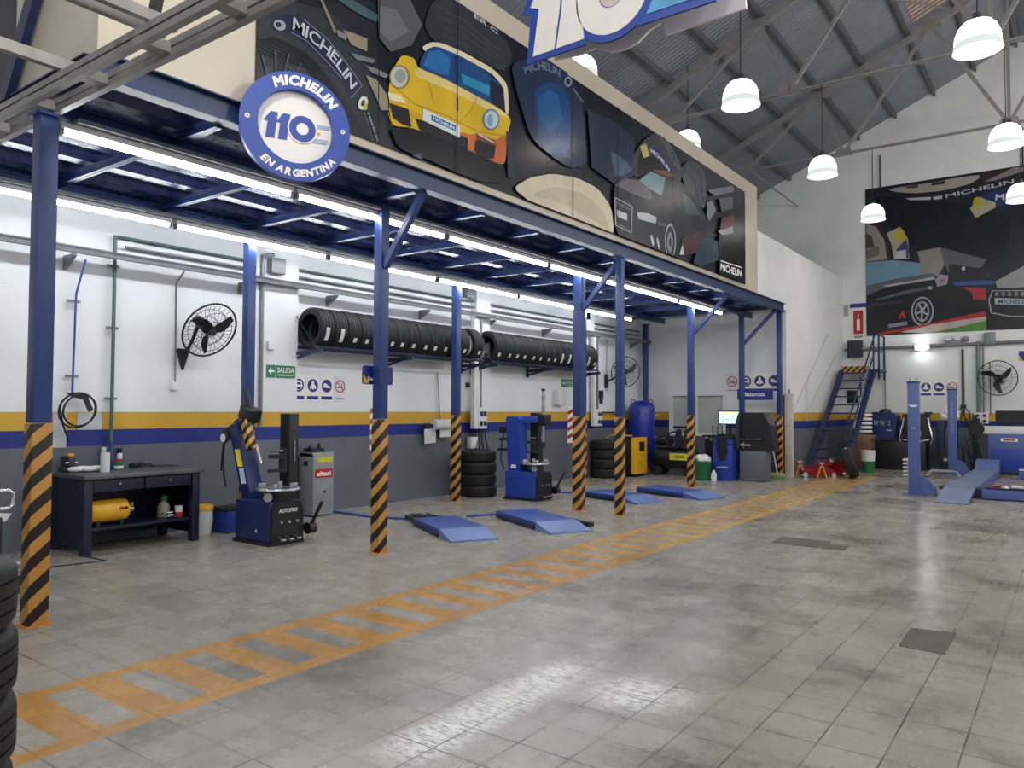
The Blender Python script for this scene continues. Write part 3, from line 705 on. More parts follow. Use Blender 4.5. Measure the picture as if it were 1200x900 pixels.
A.p('1d2028', k([(70, 345), (120, 310), (200, 322), (270, 268), (345, 272), (430, 330), (520, 450), (570, 530), (520, 640), (430, 745), (300, 722), (150, 650), (75, 590)]))
A.p('5e5a61', k([(78, 350), (125, 315), (210, 325), (265, 375), (272, 430), (180, 400)])).p('6f8990', k([(205, 325), (265, 277), (345, 312), (322, 405), (250, 362)])).p('7a4a4c', k([(270, 268), (345, 272), (400, 305), (340, 300)])).p('3e5058', k([(430, 390), (480, 420), (530, 510), (450, 500)]))
A.line('a4abb2', k([(76, 415), (168, 462), (162, 600), (80, 560), (76, 415)]), .9).p('b6bcc2', k([(85, 478), (140, 502), (140, 537), (88, 515)])).line('7d848c', k([(80, 440), (162, 482)]), .8).line('7d848c', k([(82, 545), (155, 590)]), .8)
A.p('a9b1ba', k([(190, 492), (250, 498), (296, 520), (292, 552), (200, 528)])).p('454a52', k([(300, 540), (345, 550), (340, 570), (300, 560)]))
A.e('9aa0a6', k([(368, 645)])[0], 6.6, 21).e('2a2d33', k([(368, 645)])[0], 5.4, 18).e('7d838a', k([(367, 650)])[0], 3.4, 12).e('24272c', k([(367, 650)])[0], 1.4, 5)
A.e('b9bfc6', k([(272, 640)])[0], 1.4, 7, -.2).e('aab1b8', k([(303, 655)])[0], 1.2, 7, -.2)
A.p('6b6e72', k([(565, 375), (700, 352), (705, 385), (600, 405)])).p('54575d', k([(625, 420), (700, 410), (700, 470), (640, 490)])).p('5d3138', k([(640, 520), (705, 500), (705, 560), (630, 590)])).p('7b7d80', k([(560, 440), (590, 430), (610, 480), (575, 540), (560, 510)])).p('4a262f', k([(430, 625), (540, 580), (540, 700), (420, 722)])).p('2b4454', k([(540, 620), (620, 645), (622, 745), (500, 785), (490, 750)])).p('8d9196', k([(620, 590), (700, 565), (700, 600), (640, 615)]))
A.p('c9cdd2', k([(415, 715), (432, 660), (440, 715)]))
A.p('11141a', k([(625, 610), (765, 620), (765, 870), (625, 815)]))
A.p('e8e8e6', k([(634, 744), (746, 780), (746, 786), (634, 750)])).t('ecebea', 'MICHELIN', k([(634, 778)])[0], k([(744, 814)])[0], 8.5, .03, .15)
for u in (437, 530, 667, 720, 785):                       # joints between the printed sheets
    q = onX(u, 200, XM); A.b.m(prn('0e1016')).prism([(q.y, 4.24), (q.y+.012, 4.24), (q.y+.012, 6.21), (q.y, 6.21)], A.fr, .0006, A.z)
tag(A.b.build('car_mural', None, None, 0), 'long printed mural with a yellow sports car and tyres on the mezzanine parapet', 'mural')

A = Art(lambda u, v: (lambda q: (q.x, q.z))(onY(u, v, YB)), fY((0, YB-.004, 0)), (-4.95, 3.79, .4, 8.15))
A.b.m(prn('20232c')).prism([(-4.95, 3.79), (.4, 3.79), (.4, 8.15), (-4.95, 8.15)], A.fr, .012)
k = cr(1000, 180, .16667)
A.p('17191f', k([(92, 290), (600, 330), (1100, 400), (1080, 700), (950, 800), (600, 700), (400, 680), (240, 500)]))
A.p('a09a92', k([(240, 252), (360, 232), (550, 206), (700, 176), (880, 150), (900, 165), (820, 215), (640, 260), (450, 280), (300, 272)])).p('453631', k([(350, 238), (455, 218), (455, 240), (380, 245)])).p('453631', k([(550, 207), (650, 188), (640, 215), (550, 227)]))
A.p('35282b', k([(880, 150), (1120, 97), (1000, 160), (920, 200)])).p('83767a', k([(920, 200), (1130, 97), (1200, 92), (1195, 125), (1000, 190)]))
A.p('b3b3b9', k([(370, 315), (545, 305), (545, 325), (400, 328)])).p('b3b3b9', k([(560, 305), (625, 296), (625, 318), (565, 325)]))
A.t('b3b4bb', 'MICHELIN', k([(650, 302)])[0], k([(1130, 195)])[0], 5)
A.p('a09c88', k([(820, 385), (890, 305), (1000, 345), (1000, 380), (860, 455)])).e('b0a532', k([(872, 348)])[0], 5, 7).p('262e5c', k([(895, 305), (960, 270), (1100, 240), (1400, 230), (1400, 345), (1100, 352), (1005, 378), (1000, 340), (930, 325)])).t('c4c6cf', 'MICHELIN', k([(1000, 310)])[0], k([(1400, 285)])[0], 8)
A.p('3a2b29', k([(92, 480), (180, 500), (250, 600), (268, 740), (92, 760)])).p('938e86', k([(92, 495), (160, 515), (220, 610), (238, 745), (92, 760)])).p('4c4945', k([(92, 560), (130, 580), (150, 660), (92, 670)])).p('6c6862', k([(92, 680), (180, 650), (180, 720), (92, 740)]))
A.p('a8a591', k([(235, 560), (330, 515), (385, 600), (395, 740), (285, 740), (268, 640)])).e('b3a932', k([(328, 575)])[0], 6, 8).p('3c4176', k([(310, 668), (375, 600), (390, 680), (388, 740), (300, 690)])).p('b9bac0', k([(300, 690), (372, 676), (372, 740), (300, 740)]))
A.p('6f92a8', k([(92, 765), (280, 750), (480, 770), (480, 880), (300, 915), (92, 930)])).p('85857f', k([(450, 690), (610, 660), (640, 780), (600, 860), (480, 885), (470, 760)])).p('5d5f63', k([(610, 660), (940, 745), (900, 800), (680, 850), (640, 780)]))
k = cr(1000, 280, .16667)
A.p('55616a', k([(92, 330), (300, 280), (560, 240), (590, 260), (230, 345), (92, 400)]))
A.p('15171c', k([(92, 400), (230, 340), (570, 275), (670, 300), (770, 340), (950, 370), (940, 505), (560, 592), (380, 605), (92, 668)])).p('a6a7ab', k([(200, 330), (570, 268), (578, 284), (250, 336)])).p('4c5462', k([(150, 425), (380, 360), (560, 330), (560, 350), (380, 385), (170, 435)])).p('2f3644', k([(100, 460), (360, 430), (340, 450), (100, 480)]))
A.p('25282e', k([(670, 170), (760, 190), (930, 210), (1040, 270), (990, 310), (700, 330), (680, 280)])).p('344f98', k([(700, 303), (920, 292), (1000, 300), (990, 320), (720, 330)])).p('8d929c', k([(575, 290), (610, 250), (670, 258), (660, 320), (590, 338)])).p('a05050', k([(610, 290), (640, 280), (640, 305), (610, 315)])).e('c9c9c9', k([(775, 210)])[0], 2, 2.6).e('a9a9a9', k([(540, 345)])[0], 2.6, 2)
A.p('9c3136', k([(760, 340), (930, 345), (935, 430), (845, 425), (830, 375)])).p('0f1014', k([(740, 440), (935, 450), (935, 500), (760, 540)]))
A.e('a3a6ab', k([(487, 510)])[0], 13, 17.2).e('1b1d22', k([(487, 510)])[0], 11.4, 15.4).e('8f9399', k([(485, 510)])[0], 8.6, 12).e('22242a', k([(485, 510)])[0], 6.6, 9.6)
for i in range(5):
    a = .4+i*2*pi/5; c0 = k([(485, 510)])[0]; A.line('9da1a6', [c0, (c0[0]+8.6*cos(a), c0[1]+12*sin(a))], 2.2)
A.p('b23434', k([(318, 558), (350, 500), (375, 552), (355, 558), (348, 530), (335, 558)])).p('7d848e', k([(245, 602), (380, 580), (380, 605), (245, 627)]))
A.p('a22b2e', k([(95, 690), (240, 648), (560, 592), (935, 505), (935, 545), (560, 602), (330, 655), (100, 690)])).p('a9a19b', k([(330, 657), (560, 602), (935, 545), (935, 585), (600, 650), (520, 662)])).p('4e8139', k([(540, 662), (935, 575), (935, 640), (600, 660)]))
A.p('8f9094', k([(1000, 300), (1200, 190), (1400, 100), (1400, 340), (1010, 345)]))
A.p('14161a', k([(940, 390), (980, 350), (1400, 330), (1400, 620), (960, 642), (935, 560)])).line('a7abb1', k([(980, 365), (955, 430), (970, 520), (1100, 545), (1400, 550)]), 1.1).line('8d9197', k([(980, 365), (1400, 365)]), 1)
for i in range(5): A.e('6f7378', k([(1010+i*45, 388)])[0], 2.4, 2.6)
A.p('9ba1a9', k([(995, 415), (1250, 425), (1250, 470), (995, 460)])).t('30384c', 'MICHELIN', k([(1020, 440)])[0], k([(1230, 448)])[0], 4.5)
tag(A.b.build('race_car_mural', None, None, 0), 'large printed mural with a black race car and tyres high on the back wall', 'mural')

# ================================================================== SIGNS
def one_ten(b, fr, o, h, zo, m, halo=None, grow=0.0):
    """slanted figures 1, 1, 0 : two flagged strokes and a ring; o = lower left corner"""
    def S(pts): return [(o[0]+(x+.12*y)*h, o[1]+y*h) for x, y in pts]
    one = [(-.05, .62), (.16, .98), (.42, .98), (.42, 0), (.10, 0), (.10, .62)]
    b.m(m)
    for dx in (0, .46): b.prism(S([(x+dx, y) for x, y in one]), fr, .006, zo)
    c = (o[0]+1.46*h, o[1]+.5*h)
    if halo: b.m(halo).disc(c, .56*h, fr, .006, zo+.001)
    b.m(m).annulus(c, .23*h, .50*h, fr, .007, zo+.002)
    return c
# round tyre-shaped sign hung on the edge beam
hd = (sin(radians(25.5)), cos(radians(25.5)), 0)
t = thing('round_sign', 'round blue sign reading EN ARGENTINA around a white centre on the mezzanine edge', 'sign', (-5.33, 4.12, 3.99))
fr = frame((0, 0, 0), hd, (0, 0, 1)); R0 = .465
B().m(LOGOB).annulus((0, 0), .316, R0, fr, .07, -.04).build('sign_rim', LOGOB, t, 40)
b = B().m(PRINTW).disc((0, 0), .33, fr, .012, -.04); b.build('sign_centre', PRINTW, t, 40)
b = B().m(PRINTW)
add_arc_text(b, 'MICHELIN', fr, (0, 0), .392, radians(76), .080, .032, .06, False, 1.05, .12, .12)
add_arc_text(b, 'EN ARGENTINA', fr, (0, 0), .398, radians(276), .060, .032, .05, True, 1.0, .10, .12)
b.build('sign_lettering', PRINTW, t, 0)
for s in (-1, 1): B().m(PRINTW).annulus((s*.40, .02), .008, .02, fr, .004, .03, 20).build('fixing_screw', PRINTW, t, 0)
b = B(); c = one_ten(b, fr, (-.265, -.11), .225, -.026, LOGOB, PRINTW)
b.m(PALEB).prism([(c[0]+.11, .065), (c[0]+.245, .065), (c[0]+.225, .03), (c[0]+.12, .03)], fr, .003, -.027).prism([(c[0]+.11, -.06), (c[0]+.225, -.06), (c[0]+.205, -.10), (c[0]+.09, -.10)], fr, .003, -.027)
b.m(YEL).disc((c[0]+.14, -.015), .015, fr, .003, -.027, 16)
b.m(PRINTW); add_text(b, 'AÑOS', fr, (c[0]+.155, -.08), .09, .022, -.022, .01)
b.build('anniversary_emblem', None, t, 0)
b = B().m(GALV)
for s in (-.2, .2): q = fr @ Vector((s, .30, -.02)); b.tube([q, q+Vector((-.1, 0, .1))], .006, 6)
b.build('mounting_wire', GALV, t, 0)
# big hanging 110 sign, two boards back to back
t = thing('hanging_sign', 'large blue and white sign of the figure 110 hanging at the top of the photo', 'sign', (-4.43, 6.3, 5.1))
fr = fY((0, 0, 0)); b = B().m(LOGOB)
def hs(pts): return [(q.x+4.43, q.z-5.1) for q in (onY(u, v, 6.3) for u, v in pts)]
oc = hs([(718.5, -6)])[0]
b.prism(hs([(619, 77), (688, 53), (690, 40), (712, -60), (640, -60), (614, 18), (624, 19)]), fr, .028).disc(oc, .45, fr, .03)
b.prism([(oc[0]+.1, oc[1]-.385), (1.98, oc[1]-.385), (2.25, oc[1]+.30), (oc[0]+.1, oc[1]+.30)], fr, .026); b.build('front_board', LOGOB, t, 0)
b = B().m(PRINTW)
b.prism(hs([(627, 68), (651.6, 59.6), (657.6, 16), (662, -30), (640, -30), (624, 11), (634, 12)]), fr, .008, .03).prism(hs([(654, 58.6), (686.6, 47), (685.5, 36), (679.5, 16), (678, -12), (683, -34), (664, -30), (660, 16)]), fr, .008, .03)
b.annulus(oc, .135, .385, fr, .008, .03)
b.m(mat('pale_pink_board', '#d9c9c6', .5)).disc(oc, .125, fr, .004, .03)
b.m(SKYB).prism([(oc[0]+.36, oc[1]-.31), (1.90, oc[1]-.31), (1.98, oc[1]-.12), (oc[0]+.46, oc[1]-.12)], fr, .008, .03).prism([(oc[0]+.47, oc[1]+.08), (2.05, oc[1]+.08), (2.12, oc[1]+.24), (oc[0]+.42, oc[1]+.24)], fr, .008, .03)
b.m(PRINTW).prism([(oc[0]+.47, oc[1]-.11), (1.99, oc[1]-.11), (2.05, oc[1]+.07), (oc[0]+.48, oc[1]+.07)], fr, .008, .03)
b.prism([(oc[0]+.62+.075*(1 if i % 2 == 0 else .42)*cos(pi/2+i*pi/5), oc[1]-.19+.075*(1 if i % 2 == 0 else .42)*sin(pi/2+i*pi/5)) for i in range(10)], fr, .004, .038)
b.build('figures', None, t, 0)
fb = fY((0, .42, 0)); b = B().m(PRINTW)
b.prism([(.05, .18), (.35, .15), (.55, .17), (.72, .08), (.88, .06), (1.02, .09), (1.15, .18), (1.28, .22), (1.32, .08), (2.1, .10), (2.05, .8), (.1, .9)], fb, .03)
b.build('back_board', PRINTW, t, 0)
b = B().m(NAVY)
for x in (.3, 1.0, 1.7): b.box((x, .2, .5), (.04, .36, .04)); 
b.build('spacers', NAVY, t, 0)
b = B().m(BLACK)
for x in (.3, 1.7): b.cyl((x, .2, .5), (x, .2, roof_z(-4.43+x)-5.12-.2), .005, None, 6)
b.build('hanging_wires', BLACK, t, 0)

def pict(b, kind, fr, c, r):
    m = PRINTW; z = .006
    if kind == 'goggles':
        b.m(m).disc(c, r*.72, fr, .002, z).m(SIGNB).disc((c[0], c[1]-r*.1), r*.55, fr, .002, z+.002)
        b.m(m).prism([(c[0]-r*.7, c[1]+.1*r), (c[0]+r*.7, c[1]+.1*r), (c[0]+r*.7, c[1]-.25*r), (c[0]-r*.7, c[1]-.25*r)], fr, .002, z+.004)
    elif kind == 'gloves':
        b.m(m).prism([(c[0]+x*r, c[1]+y*r) for x, y in ((-.18, .75), (.15, .75), (.25, .2), (.6, -.2), (.55, -.55), (.2, -.4), (0, -.7), (-.2, -.4), (-.55, -.55), (-.6, -.25), (-.25, .2))], fr, .002, z)
    elif kind == 'boots':
        b.m(m).prism([(c[0]+x*r, c[1]+y*r) for x, y in ((-.62, .35), (-.2, .45), (.1, .15), (.65, -.05), (.68, -.35), (-.62, -.25))], fr, .002, z)
def safety(pos, f, kind, label, w=.25, h=.40):
    t = thing('safety_sign', label, 'sign', pos, 0, 'safety signs')
    fr = f((0, 0, 0)); B().m(PRINTW if kind != 'smoke' else WPLAS).prism([(-w/2, -h/2), (w/2, -h/2), (w/2, h/2), (-w/2, h/2)], fr, .004).build('sign_plate', PRINTW, t, 0)
    b = B(); r = w*.40; c = (0, h*.10)
    if kind == 'smoke':
        b.m(RED).annulus(c, r*.82, r, fr, .002, .004, 32)
        b.m(BLACK).prism([(c[0]-.6*r, c[1]-.25*r), (c[0]+.55*r, c[1]-.25*r), (c[0]+.55*r, c[1]-.05*r), (c[0]-.6*r, c[1]-.05*r)], fr, .002, .004)
        b.m(BLACK).prism([(c[0]+.3*r, c[1]), (c[0]+.42*r, c[1]), (c[0]+.35*r, c[1]+.5*r), (c[0]+.22*r, c[1]+.45*r)], fr, .002, .004)
        b.m(RED).prism([(c[0]-.68*r, c[1]+.58*r), (c[0]-.58*r, c[1]+.68*r), (c[0]+.68*r, c[1]-.58*r), (c[0]+.58*r, c[1]-.68*r)], fr, .002, .006)
        b.m(GREY).prism([(-w*.36, -h*.40), (w*.36, -h*.40), (w*.36, -h*.355), (-w*.36, -h*.355)], fr, .002, .004)
    else:
        b.m(SIGNB).disc(c, r, fr, .002, .004); pict(b, kind, fr, c, r)
        b.m(SIGNB).prism([(-w*.43, -h*.43), (w*.43, -h*.43), (w*.43, -h*.30), (-w*.43, -h*.30)], fr, .002, .004)
    b.build('pictogram', None, t, 0); return t
nm = {'goggles': 'blue eye protection', 'gloves': 'blue hand protection', 'boots': 'blue safety footwear', 'smoke': 'red no smoking'}
for i, kd in enumerate(('goggles', 'gloves', 'boots', 'smoke')):
    safety((XL+.002, 7.38+i*.27, 1.90), fX, kd, f'{nm[kd]} sign on the left wall under the tyre rack')
    safety((-3.74+i*.325, YB-.002, 2.22), fY, kd, f'{nm[kd]} sign on the back wall behind the lift posts', .31, .44)
for i, kd in enumerate(('smoke', 'goggles', 'gloves', 'boots')):
    safety((-6.93+i*.345, WY-.002, 2.26), fY, kd, f'{nm[kd]} sign above the Balanceo sign by the office window', .33, .46)
def salida(pos, f, w, h, label):
    t = thing('exit_sign', label, 'sign', pos, 0); fr = f((0, 0, 0))
    B().m(SIGNG).prism([(-w/2, -h/2), (w/2, -h/2), (w/2, h/2), (-w/2, h/2)], fr, .006).build('sign_plate', SIGNG, t, 0)
    b = B().m(PRINTW); x = -w*.33
    b.prism([(x-.11*w, 0), (x, .32*h), (x-.03*w, .07*h), (x+.09*w, .07*h), (x+.09*w, -.07*h), (x-.03*w, -.07*h), (x, -.32*h)], fr, .002, .006)
    b.prism([(-w*.19, -.45*h), (-w*.18, -.45*h), (-w*.18, .45*h), (-w*.19, .45*h)], fr, .002, .006)
    add_text(b, 'SALIDA', fr, (w*.16, h*.12), w*.58, h*.40, .008, .01); add_text(b, 'DE EMERGENCIA', fr, (w*.16, -h*.28), w*.54, h*.14, .008, .01)
    b.build('lettering', PRINTW, t, 0)
salida((XL+.142, 6.96, 2.12), fX, .50, .18, 'green SALIDA exit sign on the pilaster left of the tyre rack')
salida((XL+.004, 14.93, 2.19), fX, .46, .18, 'small green SALIDA exit sign on the wall behind the thick striped column')
def bay_sign(pos, f, w, h, body, label, icon=False, off=0):
    t = thing('bay_sign', label, 'sign', pos, 0); fr = f((0, 0, 0)); r = .025
    pts = []
    for cx, cy, a0 in ((w/2-r, h/2-r, 0), (-w/2+r, h/2-r, 90), (-w/2+r, -h/2+r, 180), (w/2-r, -h/2+r, 270)):
        for j in range(4): a = radians(a0+30*j); pts.append((cx+r*cos(a), cy+r*sin(a)))
    B().m(SIGNB).prism(pts, fr, .012).build('sign_plate', SIGNB, t, 0)
    b = B().m(PRINTW); add_text(b, body, fr, (off, -h*.2 if icon else 0), w*.56, h*.22 if icon else h*.34, .014, .015)
    if icon:
        for dx in (-.045, 0, .045): b.box((fr @ Vector((dx+off*.6, h*.2, .014))), (.004, .022, .05))
        b.m(YEL).prism([(-w/2+.01, -h/2+.012), (-w/2+.10, -h/2+.012), (-w/2+.01, h*.02)], fr, .003, .0115)
    b.build('lettering', None, t, 0)
p = onX(442.5, 440, -6.325); bay_sign((-6.33, p.y, p.z), fX, .46, .205, 'Desarme', 'navy sign reading Desarme fixed behind a blue column', True, -.03)
bay_sign((-6.13, 18.075, 1.97), fY, .85, .27, 'Balanceo', 'navy sign reading Balanceo above the wheel balancer')
# red and white fire point strips, fire sign on the back wall
def fire_strip(p, w, h, label):
    t = thing('fire_point_board', label, 'sign', p, 0); fr = fX((0, 0, 0))
    B().m(PRINTW).prism([(-w/2, -h/2), (w/2, -h/2), (w/2, h/2), (-w/2, h/2)], fr, .006).build('board', PRINTW, t, 0)
    b = B().m(RED)
    for i in range(4):
        z = -h/2+.1*h+i*h*.22; b.prism([(-w/2, z), (w/2, z+.10*h), (w/2, z+.2*h), (-w/2, z+.1*h)], fr, .002, .006)
    b.build('red_stripes', RED, t, 0)
fire_strip((XL+.004, 8.92, 1.30), .16, .78, 'red and white striped fire point board beside the second column')
fire_strip((XL+.004, 15.08, 1.24), .26, .84, 'red and white striped fire point board behind the thick striped column')
def far_sign(u0, v0, u1, v1, m, label, extra=None, cat='sign'):
    a, c = onY(u0, v1, YB), onY(u1, v0, YB); t = thing('wall_sign', label, cat, ((a.x+c.x)/2, YB-.003, (a.z+c.z)/2)); w, h = c.x-a.x, c.z-a.z; fr = fY((0, 0, 0))
    B().m(m).prism([(-w/2, -h/2), (w/2, -h/2), (w/2, h/2), (-w/2, h/2)], fr, .01).build('sign_plate', m, t, 0)
    if extra: b = B(); extra(b, fr, w, h); b.build('pictogram', None, t, 0)
def ext(b, fr, w, h):
    b.m(RED).prism([(-w*.46, -h*.32), (w*.46, -h*.32), (w*.46, h*.48), (-w*.46, h*.48)], fr, .003, .01)
    b.m(PRINTW).prism([(-w*.14, -h*.2), (w*.14, -h*.2), (w*.14, h*.18), (-w*.14, h*.18)], fr, .003, .013).prism([(-w*.05, h*.2), (w*.05, h*.2), (w*.05, h*.36), (-w*.05, h*.36)], fr, .003, .013)
    b.m(GREY).prism([(-w*.4, -h*.45), (w*.4, -h*.45), (w*.4, -h*.37), (-w*.4, -h*.37)], fr, .003, .01)
far_sign(1000, 363, 1012, 398, PRINTW, 'red fire extinguisher sign left of the back wall mural', ext)
far_sign(996, 355, 1015, 361, SIGNB, 'narrow dark sign above the red extinguisher sign')
far_sign(989, 358, 994, 371, WARMG, 'small pale notice beside the red extinguisher sign')
far_sign(1194, 411, 1206, 423, SIGNB, 'dark blue sign at the right edge of the back wall', lambda b, fr, w, h: b.m(YEL).prism([(-w/2, -h/2), (-w*.1, -h/2), (-w/2, h*.1)], fr, .003, .01))

# ================================================================== TYRES
def tyre_prof(R, w):
    g = [(-.30, -.26), (-.04, .04), (.26, .30)]
    p = [(R*.66, -w*.36), (R*.67, -w*.45), (R*.76, -w*.50), (R*.90, -w*.48), (R*.965, -w*.42), (R*.99, -w*.36)]
    for a, c in ((-.24, -.20), (-.02, .02), (.20, .24)):
        p += [(R, w*a), (R*.968, w*a+.001), (R*.968, w*c-.001), (R, w*c)]
    p += [(R*.99, w*.36), (R*.965, w*.42), (R*.90, w*.48), (R*.76, w*.50), (R*.67, w*.45), (R*.66, w*.36), (R*.70, w*.30), (R*.90, w*.26), (R*.90, -w*.26), (R*.70, -w*.30), (R*.66, -w*.36)]
    return p
def tyre(name, label, loc, R=.32, w=.23, rot=(0, 0, 0), group=None, sticker=None):
    o = B().lathe(tyre_prof(R, w), 56).build(name, RUBBER, None, 50); tag(o, label, 'tyre', group); o.location = loc; o.rotation_euler = rot
    if sticker:
        a, da, z, dz = sticker; b = B(); b.lathe([(R+.002, z-dz/2), (R+.004, z-dz/2), (R+.004, z+dz/2), (R+.002, z+dz/2)], 6, None, a-da/2, a+da/2)
        s = b.build('paper_label', PAPER, o, 30); s['label'] = 'white paper label'
    return o
def tyre_stack(x, y, n, R, w, what, group, jitter=.02):
    pos = ['bottom', 'second', 'third', 'fourth', 'fifth', 'sixth']
    for i in range(n):
        nm_ = 'lowest' if i == 0 else ('topmost' if i == n-1 else pos[i]+' from the floor')
        tyre('tyre', f'{what}, {nm_} in its stack', (x+random.uniform(-jitter, jitter), y+random.uniform(-jitter, jitter), w*(i+.5)*1.001), R, w, (0, 0, random.uniform(0, 6)), group)
tyre_stack(-3.44, .96, 4, .36, .255, 'large foreground tyre at the left edge', 'foreground tyre stack', .012)
tyre_stack(-8.86, 11.02, 4, .34, .21, 'black tyre beside the upright blue tyre changer', 'tyre stack by the rear column')
tyre_stack(-8.95, 15.90, 4, .32, .22, 'black tyre left of the black and yellow generator', 'tyre stack by the generator', .015)
# wall racks: tyres standing side by side
def rack(y0, y1, n, where, label, stick):
    zc, xc, R = 2.775, -9.075, .31
    ex = .1 if stick == 0 else 0.0; t = thing('tyre_rack', label, 'rack', (XL+.01, (y0+y1)/2+ex, zc), 0, 'wall tyre racks'); L = y1-y0+.1+2*ex
    for dx, dz in ((.13, -.285), (.50, -.285)):
        B().m(DBLUE).cyl((dx, -L/2, dz), (dx, L/2, dz), .022, None, 10).build('rail', DBLUE, t, 40)
    for f in (-.5, -.02, .48):
        b = B().m(DBLUE); y = f*L; b.box((.02, y, -.34), (.03, .05, .34)); b.bar((.03, y, -.375), (.66, y, -.355), .045, .055); b.bar((.03, y, -.46), (.45, y, -.37), .03, .04); b.build('bracket', DBLUE, t, 0)
    b = B().m(BLACK)
    for f in (-.5, .5): b.tube([(.0, f*L*1.012, .32), (.60, f*L*1.012, -.34)], .006, 6)
    b.build('tie_rod', BLACK, t, 0)
    p = (y1-y0)/n; w = p*.97
    first = None
    for i in range(n):
        y = y0+p*(i+.5)+(.13 if (stick == 0 and i == n-1) else (-.0))
        lb = f'black tyre on the {where} wall rack, {ords[i]} from the left'
        if first is None:
            first = tyre('tyre', lb, (xc, y, zc), R, w, (pi/2, 0, 0), f'tyres on the {where} wall rack')
            o = first
        else:
            o = first.copy(); COL.objects.link(o); o.location = (xc, y, zc); o['label'] = lb
        o.rotation_euler = (pi/2, 0, 0)
        long_ = (i < 2) if stick == 0 else (i >= n-6 and i < n-1)
        a = -.50 if not long_ else -.34; da = .24 if not long_ else .66
        zz = random.uniform(-.02, .05)
        s = B().lathe([(R-.006, zz-.04), (R+.003, zz-.04), (R+.003, zz+.025), (R-.006, zz+.025)], 6, None, a-da/2, a+da/2).build('paper_label', PAPER, o, 30); s['label'] = 'white paper label'
rack(7.30, 10.96, 14, 'left', 'navy wall rack of tyres left of the rear column', 0)
rack(11.48, 15.3, 14, 'right', 'navy wall rack of tyres right of the rear column', 1)

# ================================================================== WORKBENCH AND WHAT STANDS ON IT
bx0, bx1, by0, by1, bz = -9.32, -8.54, 3.93, 5.27, .86
t = thing('workbench', 'navy steel workbench with grey top and shelf by the left wall', 'workbench', ((bx0+bx1)/2, (by0+by1)/2, 0))
hx, hy = (bx1-bx0)/2, (by1-by0)/2; BT = mat('worn_bench_top', '#5c5d61', .35, .3, var=.3, scale=5)
B().m(BT).box((.02, 0, bz-.02), (2*hx+.08, 2*hy+.06, .04), None, .006).build('top', BT, t, 30)
for sx in (-1, 1):
    for sy in (-1, 1): B().m(BENCHN).box((sx*(hx-.045), sy*(hy-.045), (bz-.04)/2), (.09, .09, bz-.04), None, .005).build('leg', BENCHN, t, 30)
b = B().m(BENCHN); b.box((-hx+.03, 0, .45), (.02, 2*hy-.18, .72)); b.build('back_panel', BENCHN, t, 0)
for sy in (-1, 1): B().m(BENCHN).box((0, sy*(hy-.02), .45), (2*hx-.18, .02, .72)).build('side_panel', BENCHN, t, 0)
B().m(BENCHN).box((0, 0, .27), (2*hx-.10, 2*hy-.19, .03)).build('shelf', BENCHN, t, 0)
for s in (-1, 1):
    d = B().m(BENCHN).box((hx-.03, s*(hy-.09)/2, bz-.12), (.03, hy-.11, .13), None, .004).build('drawer', BENCHN, t, 30)
    B().m(STEEL).cyl((hx-.015, s*(hy-.09)/2, bz-.11), (hx+.01, s*(hy-.09)/2, bz-.11), .012, None, 12).build('knob', STEEL, d, 40)
def on_bench(u, v): p = at(u, v, bz); return Vector((max(min(p.x, bx1-.1), bx0+.08), max(min(p.y, by1-.08), by0+.06), bz))
# air tank on the shelf
t = thing('air_tank', 'yellow horizontal air tank on the workbench shelf', 'tank', (-8.76, 4.27, .288), 0)
M = Matrix.Translation((0, 0, .15)) @ Matrix.Rotation(pi/2, 4, 'X')
B().m(YEL).lathe([(.001, -.25), (.07, -.243), (.115, -.21), (.125, -.16), (.125, .16), (.115, .21), (.07, .243), (.001, .25)], 32, M).build('tank_body', YEL, t, 60)
for s in (-.13, .13): B().m(BLACK).box((0, s, .025), (.20, .04, .05)).build('foot', BLACK, t, 0)
b = B().m(STEEL).cyl((0, .24, .15), (0, .31, .15), .02, None, 12).cyl((0, .29, .12), (0, .29, .22), .018, None, 12); b.build('valve', STEEL, t, 40)
b = B().m(RED).box((.126, .12, .18), (.004, .06, .03)); b.m(BLACK).box((.126, .165, .18), (.004, .03, .03)); b.build('brand_label', None, t, 0)
def lathe_thing(name, label, cat, loc, parts, group=None, n=20):
    t = thing(name, label, cat, loc, 0, group)
    for pn, m, prof in parts: B().m(m).lathe(prof, n).build(pn, m, t, 45)
    return t
def solid(prof): return [(.001, prof[0][1])]+prof+[(.001, prof[-1][1])]
q = on_bench(105, 549)+Vector((-.10, .06, 0)); lathe_thing('spray_bottle', 'clear spray bottle with white head on the workbench beside the white cloth', 'bottle', q,
    [('bottle_body', mat('clear_bottle', '#8fa0a8', .2), solid([(.036, 0), (.038, .01), (.036, .13), (.016, .17), (.016, .19)])), ('spray_head', WPLAS, solid([(.02, .185), (.028, .20), (.028, .25), (.02, .26)]))])
q = on_bench(123, 553); lathe_thing('paper_roll', 'white paper roll standing on the workbench', 'paper roll', q, [('roll', PAPER, [(.018, 0), (.05, 0), (.05, .22), (.018, .22), (.018, 0)])])
q = on_bench(139, 551); lathe_thing('paint_can', 'small can with green label and red lid on the workbench', 'can', q, [('can', GREEN, solid([(.05, 0), (.05, .11)])), ('lid', RED, solid([(.052, .11), (.052, .13)])), ('label_band', PAPER, [(.0505, .02), (.0515, .02), (.0515, .055), (.0505, .055)])])
q = on_bench(114, 548); lathe_thing('oil_bottle', 'dark blue oil bottle on the workbench behind the paper roll', 'bottle', q+Vector((.0, -.02, 0)), [('bottle_body', NAVY, solid([(.05, 0), (.052, .18), (.03, .24), (.018, .26), (.018, .29)])), ('cap', MBLUE, solid([(.021, .285), (.021, .32)]))])
